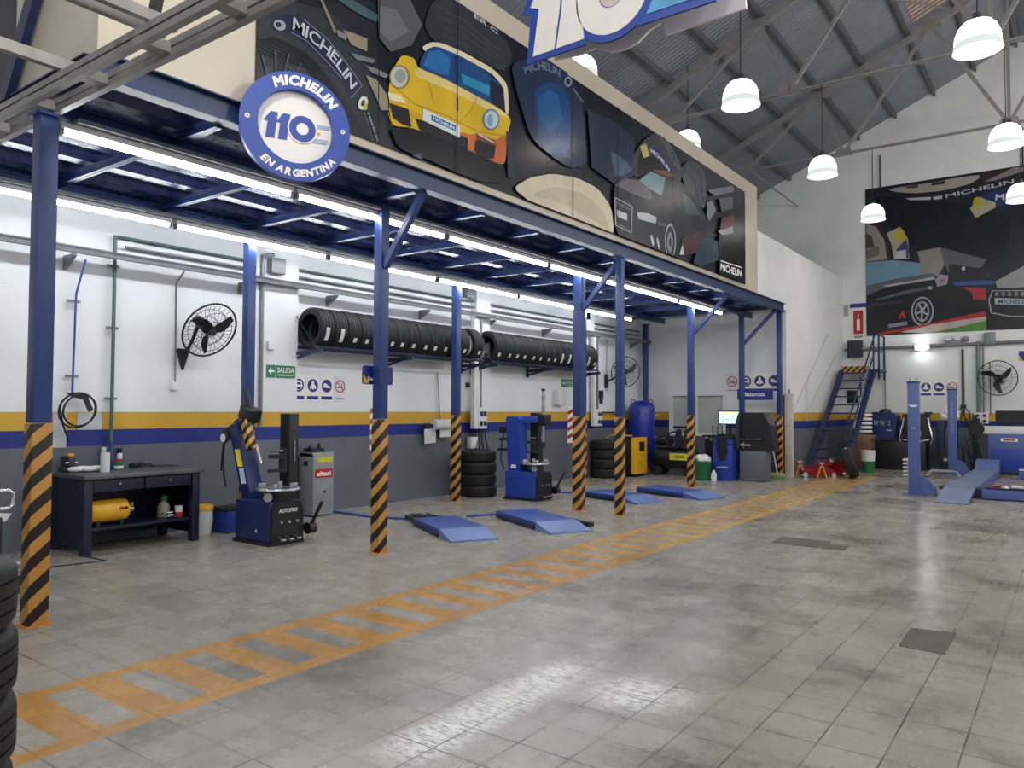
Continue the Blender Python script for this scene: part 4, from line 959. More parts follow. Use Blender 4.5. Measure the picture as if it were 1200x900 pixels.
q = on_bench(131, 548); lathe_thing('aerosol_can', 'slim aerosol can on the workbench between the paper roll and the small can', 'can', q+Vector((-.1, .02, 0)), [('can', WPLAS, solid([(.032, 0), (.032, .17), (.02, .19)])), ('cap', BLACK, solid([(.03, .185), (.03, .24)]))])
q = on_bench(88, 551); b = B().m(PAPER)
for i in range(9):
    a = i*.7; b.sphere((.08*cos(a)*(i % 3)*.5, .12*sin(a)*(i % 4)*.36, .025), .06, 10, (1.2, 1.5, .55))
o = b.build('cleaning_cloth', PAPER, None, 180); o.location = q+Vector((.15, -.02, .009)); tag(o, 'white crumpled cloth at the left end of the workbench', 'cloth')
q = on_bench(85, 540); t = thing('bench_vise', 'dark bench vise at the left rear of the workbench', 'vise', (-9.24, 4.06, bz))
B().m(DGREY).box((0, 0, .03), (.14, .14, .06), None, .01).build('vise_base', DGREY, t, 30); B().m(DGREY).box((.02, 0, .12), (.20, .08, .12), None, .015).build('jaw', DGREY, t, 30)
B().m(STEEL).cyl((.11, -.07, .11), (.11, .07, .11), .008, None, 8).build('handle_bar', STEEL, t, 30); B().m(YEL).box((-.04, .05, .19), (.05, .06, .03)).build('yellow_grip', YEL, t, 0)
q = on_bench(160, 548); t = thing('air_impact_tool', 'black air tool lying on the workbench right of the small can', 'tool', q, .6)
B().m(BLACK).cyl((0, -.14, .035), (0, .12, .035), .033, .028, 14).build('tool_body', BLACK, t, 40); B().m(DGREY).bar((.0, .05, .03), (.13, .10, .03), .035, .04).build('grip', DGREY, t, 30); B().m(STEEL).cyl((0, .12, .035), (0, .20, .035), .012, None, 10).build('anvil', STEEL, t, 30)
q = on_bench(186, 544); o = B().m(DGREY).prism([(-.2, -.14), (.2, -.16), (.22, .13), (-.17, .15)], Matrix(), .012).build('rubber_mat', DGREY, None, 0); o.location = q+Vector((-.12, .02, 0)); tag(o, 'grey sheet lying on the right end of the workbench', 'mat')
t = thing('filter_jug', 'murky plastic jug with green cap on the workbench shelf', 'jug', (-8.86, 5.0, .288)); B().m(WARMG).lathe(solid([(.07, 0), (.075, .02), (.07, .13), (.03, .18), (.03, .2)]), 18).build('jug_body', WARMG, t, 45); B().m(GREEN).lathe(solid([(.045, .19), (.045, .25)]), 16).build('cap', GREEN, t, 45)
t = lathe_thing('grease_pot', 'small white pot with red base on the workbench shelf', 'pot', (-8.70, 5.10, .288), [('pot', RED, solid([(.045, 0), (.045, .06)])), ('upper_band', WPLAS, solid([(.046, .06), (.046, .13)]))])
t = thing('coupling_pile', 'small pile of metal air couplings on the workbench shelf', 'fittings', (-8.70, 4.94, .285))
for i in range(7):
    x, y = random.uniform(-.05, .05), random.uniform(-.10, .10); B().m(STEEL).cyl((x, y, .02+.018*(i % 3)), (x+random.uniform(-.05, .05), y+.06, .025+.018*(i % 3)), .014, .009, 10).build('coupling', STEEL, t, 30)
# buckets beside the bench
lathe_thing('bucket', 'white bucket with yellow lid standing right of the workbench', 'bucket', (-8.92, 5.55, 0), [('bucket_body', WPLAS, solid([(.10, 0), (.125, .16), (.128, .17), (.12, .30)])), ('lid', YEL, solid([(.13, .30), (.13, .36), (.12, .37)]))])
t = thing('blue_crate', 'blue plastic crate on the floor behind the tilting tyre changer', 'crate', (-8.86, 5.95, 0)); B().m(MBLUE).box((0, -.03, .14), (.34, .34, .28), None, .02).build('crate_body', MBLUE, t, 30); B().m(BLACK).box((0, -.03, .30), (.37, .38, .04), None, .01).build('crate_rim', BLACK, t, 30)
b = B(); b.tube([at(u, v, .006) for u, v in ((40, 667), (62, 664), (90, 661), (124, 657), (100, 652))], .006, 6); tag(b.build('floor_cable', BLACK, None, 40), 'thin black cable on the floor in front of the workbench', 'cable')
# trolley at the left edge
p = onX(12, 650, -7.6)
t = thing('tool_trolley', 'machine with chrome loop handle cut by the left edge', 'trolley', (-7.6, 2.80, 0))
b = B().m(CHROME); b.tube([(-.02, -.35, .70), (-.02, .06, .70), (-.02, .10, .73), (-.02, .10, .83), (-.02, .06, .86), (-.02, -.35, .86)], .016, 10); b.build('loop_handle', CHROME, t, 60)
B().m(BLACK).box((0, -.06, .33), (.16, .10, .62), None, .02).build('post', BLACK, t, 30); B().m(WPLAS).prism([(-.14, .58), (.02, .60), (.06, .66), (-.10, .68)], fX((.02, 0, 0)), .04).build('bracket', WPLAS, t, 30)
B().m(STEEL).lathe([(.03, .20), (.20, .20), (.27, .22), (.28, .25), (.24, .27), (.12, .25), (.03, .27)], 36).build('wheel_plate', STEEL, t, 50)
B().m(DGREY).lathe([(.05, 0), (.30, 0), (.30, .06), (.12, .10), (.10, .2), (.05, .2)], 30).build('base', DGREY, t, 50)

# ================================================================== TYRE CHANGERS AND CABINET
def tyre_changer(x, y, label, lean, m, dark=False):
    t = thing('tyre_changer', label, 'tyre changer', (x, y, 0), 0, 'tyre changers')
    B().m(m).box((-.03, 0, .27), (.66, .46, .46), None, .012).build('cabinet', m, t, 30)
    B().m(BLACK).box((-.03, 0, .02), (.70, .50, .04)).build('base_frame', BLACK, t, 0)
    b = B().m(BLACK).prism([(-.22, .04), (.22, .04), (.22, .40), (.16, .50), (-.16, .50), (-.22, .42)], fX((.30, 0, 0)), .04); b.build('front_panel', BLACK, t, 0)
    for i, yy in enumerate((-.14, -.03, .08)):
        pd = B().m(DGREY).bar((.33, yy, .10), (.44, yy, .07), .05, .02).build('pedal', DGREY, t, 0); B().m(STEEL).box((.44, yy, .078), (.03, .06, .02), None, .004).build('pedal_pad', STEEL, pd, 0)
    for yy in (-.11, 0, .11): B().m(STEEL).cyl((.34, yy, .27), (.37, yy, .27), .018, None, 10).build('valve_fitting', STEEL, t, 30)
    if dark:
        b = B().m(PRINTW); add_text(b, 'AUTOPRO', fX((.341, 0, .40)), (0, 0), .26, .045, .002, .02, .15); b.build('lettering', PRINTW, t, 0)
        b = B().m(PRINTW).prism([(-.02, .14), (.02, .14), (0, .18)], fY((.05, -.231, 0)), .002); b.build('warning_sticker', PRINTW, t, 0)
    # turntable
    tt = B().m(DGREY).lathe([(.001, .48), (.13, .48), (.15, .54), (.15, .62), (.001, .62)], 24).build('turntable', DGREY, t, 50); tt.location = (.12, .02, 0)
    d = B().m(STEEL).lathe([(.001, .62), (.25, .62), (.26, .635), (.25, .65), (.04, .655), (.001, .655)], 36).build('chuck_plate', STEEL, tt, 40)
    for i in range(4):
        a = pi/4+i*pi/2; B().m(STEEL).box((.18*cos(a), .18*sin(a), .68), (.09, .05, .05), Matrix.Rotation(a, 3, 'Z'), .008).build('jaw', STEEL, tt, 30)
    B().m(STEEL).cyl((.0, -.02, .56), (.28, -.24, .56), .05, None, 16).build('clamp_cylinder', STEEL, t, 40)
    # side bead breaker arm
    b = B().m(BLACK); b.bar((.05, .29, .20), (.36, .30, .16), .05, .05).bar((.36, .30, .16), (.52, .33, .45), .03, .03).cyl((.36, .26, .16), (.36, .36, .16), .07, None, 16); b.build('bead_breaker', BLACK, t, 30)
    B().m(BLKPL).sphere((.53, .335, .47), .025, 10).build('lever_knob', BLKPL, t, 60)
    if lean:
        col = B().m(m).bar((-.30, -.02, .48), (-.62, -.02, 1.38), .17, .20, (0, 1, 0), .01).build('tilting_column', m, t, 30)
        SY_ = mat('sticker_yellow', '#d6cb3c', .45); b = B().m(SY_).bar((-.385, -.125, .88), (-.46, -.125, 1.09), .004, .13, (0, 1, 0)); b.build('yellow_sticker', SY_, col, 0)
        b = B().m(PALEB).bar((-.315, -.125, .68), (-.375, -.125, .86), .004, .12, (0, 1, 0)); b.build('pale_sticker', PALEB, col, 0)
        arm = B().m(m).bar((-.64, -.02, 1.36), (-.36, -.02, 1.48), .14, .12, (0, 1, 0), .01).build('arm', m, t, 30)
        B().m(BLACK).box((-.40, -.02, 1.52), (.22, .18, .16), Matrix.Rotation(.35, 3, 'Y'), .015).build('arm_head', BLACK, t, 30)
        B().m(BLACK).cyl((-.36, -.02, 1.50), (-.50, -.02, 1.80), .035, .03, 14).build('shaft_handle', BLACK, t, 40)
        s = B().m(HAZ2).bar((-.39, -.10, 1.47), (-.24, -.10, 1.10), .09, .09, (0, 1, 0)).build('striped_arm_guard', HAZ2, t, 0)
        B().m(STEEL).cyl((-.24, -.05, 1.16), (-.16, -.02, .92), .02, None, 12).build('mount_head', STEEL, t, 40)
        B().m(BLKPL).bar((-.62, -.06, 1.36), (-.86, -.08, 1.22), .10, .10, (0, 1, 0), .02).build('gauge_bracket', BLKPL, t, 30)
        g_ = B().m(DGREY).cyl((-.72, -.14, 1.22), (-.72, -.18, 1.22), .062, None, 20).build('pressure_gauge', DGREY, t, 40); B().m(PRINTW).cyl((-.72, -.18, 1.22), (-.72, -.184, 1.22), .052, None, 20).build('gauge_face', PRINTW, g_, 0)
        b = B().m(BLACK); b.tube([(-.72, -.16, 1.16), (-.74, -.16, .95), (-.73, -.15, .75), (-.70, -.14, .62)], .012, 8).tube([(-.80, -.12, 1.14), (-.86, -.10, .95), (-.90, -.08, .80)], .010, 8); b.build('air_hose', BLACK, t, 60)
    else:
        col = B().m(m).prism([(-.36, .48), (-.10, .48), (-.12, 1.40), (-.16, 1.46), (-.40, 1.46), (-.42, 1.40)], fY((0, .08, 0)), .22).build('upright_column', m, t, 30)
        B().m(PRINTW).prism([(-.30, .54), (-.18, .54), (-.19, .61), (-.29, .61)], fY((0, -.142, 0)), .003).build('pale_sticker', PRINTW, col, 0)
        B().m(m).bar((-.26, -.02, 1.40), (.18, .20, 1.42), .12, .12, (0, 0, 1), .01).build('swing_arm', m, t, 30)
        B().m(BLACK).box((.16, .20, 1.40), (.22, .20, .20), None, .015).build('arm_head', BLACK, t, 30)
        B().m(STEEL).cyl((.16, .20, .98), (.16, .20, 1.92), .028, None, 14).build('hexagon_shaft', STEEL, t, 40); B().m(BLACK).cyl((.16, .20, 1.92), (.16, .20, 1.96), .036, None, 14).build('shaft_cap', BLACK, t, 40)
        B().m(DGREY).box((.16, .20, .96), (.10, .06, .10), None, .01).build('mount_head', DGREY, t, 30)
        b = B().m(BLACK); b.box((-.50, -.06, 1.22), (.16, .12, .12)).bar((-.58, -.08, 1.05), (-.36, -.08, 1.06), .08, .05).bar((-.62, -.08, .86), (-.36, -.08, .88), .10, .04); b.build('hose_bracket', BLACK, t, 0)
        b = B().m(BLACK); b.tube([(-.48, -.1, 1.2), (-.52, -.12, 1.0), (-.56, -.1, .7), (-.50, -.08, .5)], .012, 8); b.build('air_hose', BLACK, t, 60)
    # black assist tower behind
    B().m(BLACK).box((-.05, .30, .80), (.19, .14, 1.46), None, .015).build('assist_tower', BLACK, t, 30)
    b = B().m(DGREY); b.box((-.05, .225, .95), (.12, .06, .30)).bar((.0, .22, 1.0), (-.20, .12, 1.0), .05, .05).bar((.02, .22, .84), (-.22, .12, .82), .04, .04); b.build('assist_carriage', DGREY, t, 0)
    B().m(STEEL).cyl((.055, .30, .95), (.055, .30, 1.20), .012, None, 10).build('assist_rod', STEEL, t, 40); B().m(STEEL).cyl((-.15, .1, 1.07), (.05, .12, 1.08), .014, None, 10).build('assist_roller', STEEL, t, 40)
    return t
tyre_changer(-7.80, 5.74, 'dark blue tyre changer with tilted column and striped arm beside the workbench', True, NAVY, True)
tyre_changer(-7.84, 11.2, 'bright blue tyre changer with upright column beside the rear tyre stack', False, MBLUE)
t = thing('nitrogen_cabinet', 'grey steel inflation cabinet with red label against the left wall', 'cabinet', (-9.18, 7.56, 0))
B().m(GREY).box((0, 0, .48), (.34, .38, .92), None, .008).build('cabinet_body', GREY, t, 30)
b = B().m(mat('pale_panel', '#c3c3c1', .45)).prism([(-.19, .94), (.10, .94), (.17, .88), (-.19, .88)], frame((0, .19, 0), (1, 0, 0), (0, 0, 1)), .38); b.build('control_panel', None, t, 0)
b = B().m(BLACK)
for yy in (-.13, -.06): b.box((.14, yy, .925), (.05, .04, .02))
for yy in (.03, .11): b.cyl((.13, yy, .91), (.15, yy, .945), .018, None, 12)
b.build('switches', BLACK, t, 0)
b = B().m(mat('warning_yellow', '#c9c02c', .45)).box((.172, .02, .83), (.004, .28, .075)); b.build('warning_sticker', None, t, 0)
b = B().m(RED).box((.172, 0, .63), (.004, .33, .13)); b.build('red_label', RED, t, 0)
b = B().m(PRINTW); add_text(b, 'altari', fX((.175, 0, .63)), (0, 0), .26, .075, .001, .03); b.build('label_lettering', PRINTW, t, 0)
b = B().m(BLACK); b.box((.175, .02, .36), (.02, .03, .03)).box((0, -.195, .78), (.08, .01, .06)); b.build('catches', BLACK, t, 0)
b = B().m(BLKPL); b.box((-.05, 0, .97), (.16, .24, .05)).cyl((-.02, .06, .99), (-.02, .06, 1.07), .03, .02, 12).cyl((-.04, -.08, .99), (-.04, -.08, 1.03), .04, .03, 12); b.build('top_fittings', BLKPL, t, 30)

# ================================================================== SCISSOR LIFT RAMPS
def ramp(bx, by, rz, L, W, label, mech=False):
    t = thing('lift_ramp', label, 'lift ramp', (bx, by, 0), rz, 'low blue lift ramps'); h = .105; lr = .42; Lp = L-lr
    B().m(LBLUE).box((Lp/2, 0, h/2+.01), (Lp, W, h-.02), None, .006).build('platform', LBLUE, t, 30)
    b = B().m(DBLUE)
    for s in (-1, 1): b.box((Lp/2, s*(W/2+.006), h/2-.012), (Lp-.04, .01, .05))
    b.build('side_skirt', DBLUE, t, 0)
    b = B().m(TREAD); F = frame((0, W/2, 0), (1, 0, 0), (0, 0, 1)); b.prism([(Lp, .0), (L, .0), (L, .012), (Lp, h)], F, W); o = b.m(TREAD).build('ramp_flap', TREAD, t, 0)
    b = B().m(BLACK).box((L-.03, 0, .008), (.05, W, .014)); b.build('rubber_edge', BLACK, t, 0)
    if mech:
        b = B().m(BLACK); b.bar((.10, .42*W, .05), (-.55, .10, .04), .06, .05).bar((.10, -.3*W, .05), (-.5, -.25, .05), .05, .05).box((-.42, -.10, .04), (.3, .16, .08)).cyl((-.1, 0, .07), (-.45, .05, .07), .03, None, 12); b.build('lifting_arm', BLACK, t, 30)
        B().m(STEEL).cyl((-.48, -.2, .06), (-.48, .1, .06), .015, None, 10).build('piston_rod', STEEL, t, 30)
    return t
ramp(-7.18, 7.98, radians(-29), 1.50, .62, 'low blue lift ramp nearest the camera, with black arm behind it', True)
ramp(-6.74, 9.26, radians(-27.5), 1.66, .62, 'low blue lift ramp between the second column and the thick striped column')
ramp(-7.18, 12.42, radians(-18), 1.40, .66, 'low blue lift ramp just behind the slim striped column')
ramp(-6.76, 13.72, radians(-18), 1.60, .66, 'low blue lift ramp farthest from the camera, in front of the wheel balancer')
for pts, lab in (([(390, 600), (432, 606), (478, 609)], 'blue hose guard on the floor from the grey cabinet to the nearest ramp'), ([(548, 606), (585, 603)], 'short blue hose guard on the floor between the two near ramps'), ([(648, 577), (682, 579)], 'short blue hose guard on the floor right of the upright tyre changer')):
    b = B().m(LBLUE); P = [at(u, v, 0) for u, v in pts]
    for p0, p1 in zip(P, P[1:]): b.bar(p0+Vector((0, 0, .012)), p1+Vector((0, 0, .012)), .07, .022)
    tag(b.build('hose_guard', LBLUE, None, 0), lab, 'hose guard')
b = B().m(BLACK).bar((-5.72, 9.25, .03), (-5.35, 9.12, .03), .10, .05); tag(b.build('wheel_chock', BLACK, None, 0), 'black rubber chock on the floor right of the second ramp', 'chock')

# ================================================================== BAY END: GENERATOR, TANK, COMPRESSOR, BALANCER
t = thing('nitrogen_generator', 'black and yellow wheeled generator in front of the blue tank', 'generator', (-8.64, 16.64, 0), .0)
B().m(BLACK).box((-.12, 0, .45), (.50, .62, .78), None, .015).build('rear_case', BLACK, t, 30)
B().m(YEL).box((.20, 0, .50), (.12, .60, .86), None, .012).build('yellow_front', YEL, t, 30)
b = B().m(BLACK).box((.262, .02, .72), (.006, .26, .22)); b.build('display', BLACK, t, 0)
b = B().m(YEL); b.tube([(.16, -.30, .97), (-.42, -.30, .97), (-.52, -.30, .90)], .02, 8); b.build('handle', YEL, t, 60)
for s in (-1, 1): B().m(BLACK).cyl((-.2, s*.30, .07), (-.2, s*.34, .07), .07, None, 16).build('wheel', BLACK, t, 40)
B().m(BLACK).box((.15, 0, .035), (.1, .5, .07)).build('foot', BLACK, t, 0)
TANKB = mat('tank_blue_paint', '#202f96', .28, var=.04)
t = thing('air_receiver', 'tall blue vertical air tank in the bay corner', 'tank', (-8.93, 17.75, 0))
B().m(TANKB).lathe([(.001, .24), (.18, .26), (.29, .32), (.33, .42), (.33, 1.62), (.29, 1.74), (.18, 1.81), (.001, 1.83)], 40).build('tank_body', TANKB, t, 60)
for i in range(3):
    a = 2*pi*i/3+.4; B().m(TANKB).bar((.26*cos(a), .26*sin(a), 0), (.26*cos(a), .26*sin(a), .36), .10, .03).build('leg', TANKB, t, 0)
b = B().m(STEEL); b.cyl((0, 0, 1.82), (0, 0, 1.92), .025, None, 12).cyl((.33, .05, .9), (.40, .06, .9), .025, None, 10).cyl((.34, .1, 1.45), (.39, .12, 1.45), .02, None, 10); b.build('valves', STEEL, t, 40)
b = B().m(TANKB)
for a in (.6, 3.7): b.ring((.22*cos(a), .22*sin(a), 1.80), .05, .012, ((cos(a), sin(a), 0), (0, 0, 1)), 14)
b.build('lifting_eye', TANKB, t, 60)
t = thing('air_compressor', 'black piston air compressor with yellow label under the office window', 'compressor', (-7.86, 17.45, 0), 0)
M = Matrix.Translation((0, 0, .42)) @ Matrix.Rotation(pi/2, 4, 'Y')
B().m(BLACK).lathe([(.001, -.60), (.15, -.58), (.24, -.50), (.25, -.44), (.25, .44), (.24, .50), (.15, .58), (.001, .60)], 32, M).build('horizontal_tank', BLACK, t, 60)
b = B()
for x in (-.4, .4):
    for s in (-1, 1): B().m(BLKPL).cyl((x, s*.16-.04*s, .12), (x, s*.22, .12), .12, None, 18).build('wheel', BLKPL, t, 40)
b.m(DGREY).box((0, 0, .70), (.95, .30, .05)); b.build('machine_plate', DGREY, t, 0)
b = B().m(DGREY); b.box((.18, 0, .82), (.24, .24, .22), None, .02)
for dx in (.08, .28):
    for i in range(5): b.cyl((dx, 0, .93+i*.035), (dx, 0, .948+i*.035), .085, None, 16)
    b.cyl((dx, 0, .93), (dx, 0, 1.12), .06, None, 14)
b.build('pump_head', DGREY, t, 30)
B().m(BLACK).cyl((-.48, 0, .84), (-.12, 0, .84), .12, None, 20).build('motor', BLACK, t, 40)
b = B().m(BLACK).ring((.05, -.2, .86), .20, .02, ((1, 0, 0), (0, 0, 1)), 28)
for i in range(5): a = i*2*pi/5; b.bar((.05, -.2, .86), (.05+.2*cos(a), -.2, .86+.2*sin(a)), .02, .03, (0, 1, 0))
b.build('flywheel', BLACK, t, 40)
B().m(BLKPL).box((.20, 0, 1.17), (.44, .26, .06), None, .015).build('air_filter_cover', BLKPL, t, 30)
b = B().m(mat('label_yellow', '#d9d03c', .4)).box((.18, -.262, .47), (.46, .006, .16)); b.build('yellow_label', None, t, 0)
b = B().m(BLACK)
for z in (.45, .49): b.box((.2, -.267, z), (.26, .003, .014))
b.build('label_print', BLACK, t, 0)
t = thing('waste_bin', 'green bin with white bag between the striped column and the balancer', 'bin', (-6.86, 16.7, 0))
B().m(GREEN).lathe([(.001, 0), (.15, 0), (.19, .42), (.20, .43), (.185, .43), (.145, .02), (.001, .02)], 24).build('bin_body', GREEN, t, 45)
b = B().m(WPLAS)
for i in range(8): a = i*.8; b.sphere((.08*cos(a), .08*sin(a), .45+.03*(i % 3)), .10, 10, (1, 1, .8))
b.build('bin_bag', WPLAS, t, 180)
lathe_thing('white_bottle', 'small white bottle on the floor beside the green bin', 'bottle', (-6.58, 16.62, 0), [('bottle_body', WPLAS, solid([(.06, 0), (.065, .16), (.03, .21), (.03, .24)]))])
t = thing('weight_rack', 'black rack of hooks and tools behind the green bin', 'rack', (-7.0, 17.98, 0))
b = B().m(BLACK); b.box((0, 0, .45), (.60, .18, .9)); b.box((0, -.02, .96), (.7, .24, .05)); b.build('rack_body', BLACK, t, 0)
b = B().m(DGREY)
for i in range(6): b.cyl((-.25+i*.1, -.10, .60+.03*(i % 2)), (-.25+i*.1, -.16, .60+.03*(i % 2)), .03, None, 10)
for x in (-.12, .12): b.tube([(x, -.02, .98), (x-.02, -.02, 1.2), (x+.12, -.02, 1.22), (x+.10, -.02, .98)], .012, 8)
b.build('hooks', DGREY, t, 40)
b = B().m(STEEL)
for i in range(5): b.box((-.24+i*.12, -.12, .92-.04*(i % 2)), (.08, .05, .06))
b.build('hanging_tools', STEEL, t, 0)
t = thing('wheel_balancer', 'blue wheel balancer with lit screen and raised black hood below the Balanceo sign', 'balancer', (-6.47, 17.1, 0))
b = B().m(MBLUE); b.box((0, 0, .42), (.46, .50, .84), None, .02); b.prism([(-.23, .80), (.23, .80), (.23, .93), (-.17, .97)], fY((0, .25, 0)), .50); b.build('cabinet', MBLUE, t, 30)
b = B().m(BLACK).prism([(-.13, .96), (.12, .96), (.12, .62), (.07, .48), (-.02, .44), (-.09, .50), (-.13, .64)], fY((0, -.252, 0)), .006); b.build('dark_recess', BLACK, t, 0)
b = B().m(PRINTW); add_text(b, 'AUTOPRO', fY((.0, -.253, .30)), (0, 0), .26, .04, .002, .02, .15); b.build('lettering', PRINTW, t, 0)
b = B().m(BLKPL); b.box((.02, .0, .98), (.42, .44, .05)); 
for i in range(5): b.box((-.14+i*.08, -.1, 1.02), (.05, .10, .04))
b.build('weight_tray', BLKPL, t, 0)
b = B().m(STEEL).cyl((.23, 0, .80), (.58, 0, .80), .03, None, 14).cyl((.40, 0, .80), (.43, 0, .80), .08, None, 18); b.build('spindle', STEEL, t, 40)
b = B().m(BLACK).cyl((.05, .12, 1.0), (.05, .12, 1.30), .025, None, 10); b.build('screen_post', BLACK, t, 40)
sc_ = B().m(BLKPL).box((.05, .06, 1.42), (.52, .05, .32), None, .01).build('screen_case', BLKPL, t, 30)
sb = B(); SL, SY = mat('screen_pale_glow', '#a9cfe2', emit=1.1), mat('screen_band_glow', '#d8d27a', emit=.9)
sb.m(SL).box((.05, .033, 1.42), (.47, .004, .27)); sb.m(SY).box((.05, .031, 1.53), (.47, .004, .05)); sb.m(mat('screen_ink_glow', '#3f7ba6', emit=.6))
for i, (x, z) in enumerate(((-.08, 1.44), (.02, 1.38), (.14, 1.43), (.20, 1.37), (-.10, 1.34))): sb.box((x, .0295, z), (.05+.02*(i % 2), .003, .03))
sb.build('screen', None, sc_, 0)
# raised wheel hood with its grey side panel
b = B().m(BLACK); b.prism([(.30, .70), (.30, 1.54), (.84, 1.54), (.99, 1.25), (1.07, .70)], fY((0, .45, 0)), .42); 
hood = b.build('wheel_hood', BLACK, t, 0)
b = B().m(DGREY).prism([(.26, .72), (.24, 1.0), (.25, 1.32), (.31, 1.52), (.36, 1.52), (.32, 1.3), (.31, 1.0), (.33, .72)], fY((0, .02, 0)), .10); b.build('hood_rim', DGREY, hood, 40)
B().m(mat('panel_grey', '#5d616c', .5)).box((.62, .16, .34), (.58, .40, .66), None, .01).build('side_panel', None, t, 30)
b = B().m(STEEL).bar((.30, -.05, .94), (.80, -.05, .95), .02, .015); b.build('measuring_arm', STEEL, t, 0)
t = thing('broom', 'broom with pale handle and green head leaning by the corner column', 'broom', (-5.66, 18.05, 0))
B().m(mat('pale_green_head', '#a9b58a', .6)).box((0, 0, .10), (.42, .08, .08), None, .01).build('broom_head', None, t, 30)
B().m(mat('bristle_green', '#6f8f5a', .8)).box((0, 0, .03), (.44, .10, .06)).build('bristles', None, t, 0)
B().m(WPLAS).cyl((.05, 0, .13), (-.22, .10, 1.42), .014, None, 8).build('handle', WPLAS, t, 40)
t = thing('bollard', 'tall beige square post with a small fitting on top beside the bay corner', 'post', (-5.50, 18.62, 0))
B().m(mat('beige_post_paint', '#c3beb5', .5)).box((0, 0, 1.0), (.17, .15, 2.0), None, .006).build('post', None, t, 30)
B().m(BROWN).box((-.11, .02, .98), (.05, .13, 1.96)).build('brown_edge', BROWN, t, 0)
B().m(GALV).cyl((0, 0, 2.0), (0, 0, 2.10), .035, .02, 12).build('top_fitting', GALV, t, 40)

# ================================================================== STAIR AND WHAT LIES AT ITS FOOT
t = thing('steel_stair', 'steep blue steel stair with handrail in the back left corner', 'stairs', (0, 0, 0))
sx0, sx1, y0, y1, zt = -5.40, -4.56, 19.75, 23.30, 2.72
for x in (sx0, sx1): B().m(DBLUE).bar((x, y0, .02), (x, y1, zt), .05, .15, (1, 0, 0)).build('stringer', DBLUE, t, 0)
N = 12
for i in range(N):
    f = (i+.7)/N; B().m(DBLUE).box(((sx0+sx1)/2, y0+(y1-y0)*f, zt*f), (sx1-sx0-.05, .24, .035)).build('tread', DBLUE, t, 0)
B().m(DBLUE).box(((sx0+sx1)/2+.05, (y1+24.3)/2, zt+.0), (sx1-sx0+.22, 24.3-y1, .06)).build('landing', DBLUE, t, 0)
b = B(); b.box(((sx0+sx1)/2-.06, y1-.02, zt+.02), (sx1-sx0-.12, .03, .22)); o = b.build('striped_edge', HAZ2, t, 0); o['label'] = 'black and yellow striped edge'
b = B().m(DBLUE)
for dz in (.55, 1.0): b.tube([(sx1+.04, y0+.35, .3+dz), (sx1+.04, y1, zt+dz), (sx1+.12, y1+.1, zt+dz), (sx1+.12, 24.2, zt+dz)], .022, 8)
b.build('handrail', DBLUE, t, 60)
for f in (.12, .5, .95): y = y0+(y1-y0)*f; B().m(DBLUE).bar((sx1+.04, y, zt*f), (sx1+.04, y, zt*f+1.0+.12), .035, .035).build('rail_post', DBLUE, t, 0)
for y in (y1+.12, 24.15): B().m(DBLUE).bar((sx1+.12, y, zt-.25), (sx1+.12, y, zt+1.0), .045, .045).build('rail_post', DBLUE, t, 0)
b = B().m(STEEL); b.tube([(sx1+.05, y0+.9, 1.15), (sx1+.05, y1-.6, zt+.35)], .014, 8); b.build('bright_rod', STEEL, t, 60)
b = B().m(PALESH); b.tube([(XM+.02, 19.5, 1.75), (XM+.02, 22.6, 3.75)], .012, 6); b.tube([(XM+.02, 20.4, 1.55), (XM+.02, 23.4, 3.2)], .012, 6); b.tube([(XM+.02, 20.4, 2.33), (XM+.02, 20.4, 1.3)], .01, 6)  # faint shadow lines on the wall, modelled as thin pale tubes
tag(b.build('rail_shadow_lines', PALESH, None, 60), 'thin pale handrail on the white wall beside the stair', 'handrail')  # no real handrail: thin tubes standing in for shadow lines on the wall
tag(B().m(DGREY).box((-5.26, 24.33, 3.42), (.42, .12, .5), None, .01).build('junction_box', DGREY, None, 30), 'dark grey box on the back wall above the stair landing', 'box')
tag(B().m(BLACK).box((-5.05, 23.0, 1.98), (.30, .12, .36), None, .02).build('wall_speaker', BLACK, None, 30), 'small black box hanging under the stair treads', 'box')
def jack(x, y, rz, label):
    t = thing('floor_jack', label, 'jack', (x, y, 0), rz, 'red floor jacks')
    b = B().m(DRED)
    for s in (-1, 1): b.prism([(-.32, .03), (.30, .03), (.34, .09), (.20, .17), (-.25, .15), (-.34, .10)], fY((0, s*.11+.01, 0)), .02)
    b.build('frame', DRED, t, 0)
    B().m(DRED).bar((-.15, 0, .12), (.26, 0, .26), .10, .07, (0, 1, 0)).build('lifting_arm', DRED, t, 0)
    B().m(CHROME).cyl((.27, 0, .26), (.27, 0, .31), .055, .06, 16).build('saddle', CHROME, t, 40)
    for xx in (-.28, .28):
        for s in (-1, 1): B().m(CHROME).cyl((xx, s*.13, .045), (xx, s*.17, .045), .045, None, 14).build('wheel', CHROME, t, 40)
    b = B().m(DRED).tube([(-.28, 0, .16), (-.46, 0, .27)], .018, 8); b.build('handle', DRED, t, 60); t.scale = (1.15, 1.15, 1.45)
jack(-5.0, 19.15, .5, 'red trolley jack at the foot of the stair'); jack(-4.72, 19.62, -.2, 'second red trolley jack behind the first by the leaning tyre')
def axle_stand(x, y, label):
    t = thing('axle_stand', label, 'stand', (x, y, 0), .3, 'orange axle stands'); b = B().m(ORANGE)
    for sx in (-1, 1):
        for sy in (-1, 1): b.bar((sx*.11, sy*.11, 0), (sx*.03, sy*.03, .26), .025, .025)
    b.box((0, 0, .27), (.10, .10, .04)); b.build('stand_frame', ORANGE, t, 0); B().m(STEEL).cyl((0, 0, .26), (0, 0, .36), .022, None, 10).build('post', STEEL, t, 40); B().m(STEEL).box((0, 0, .37), (.11, .05, .03)).build('saddle', STEEL, t, 0)
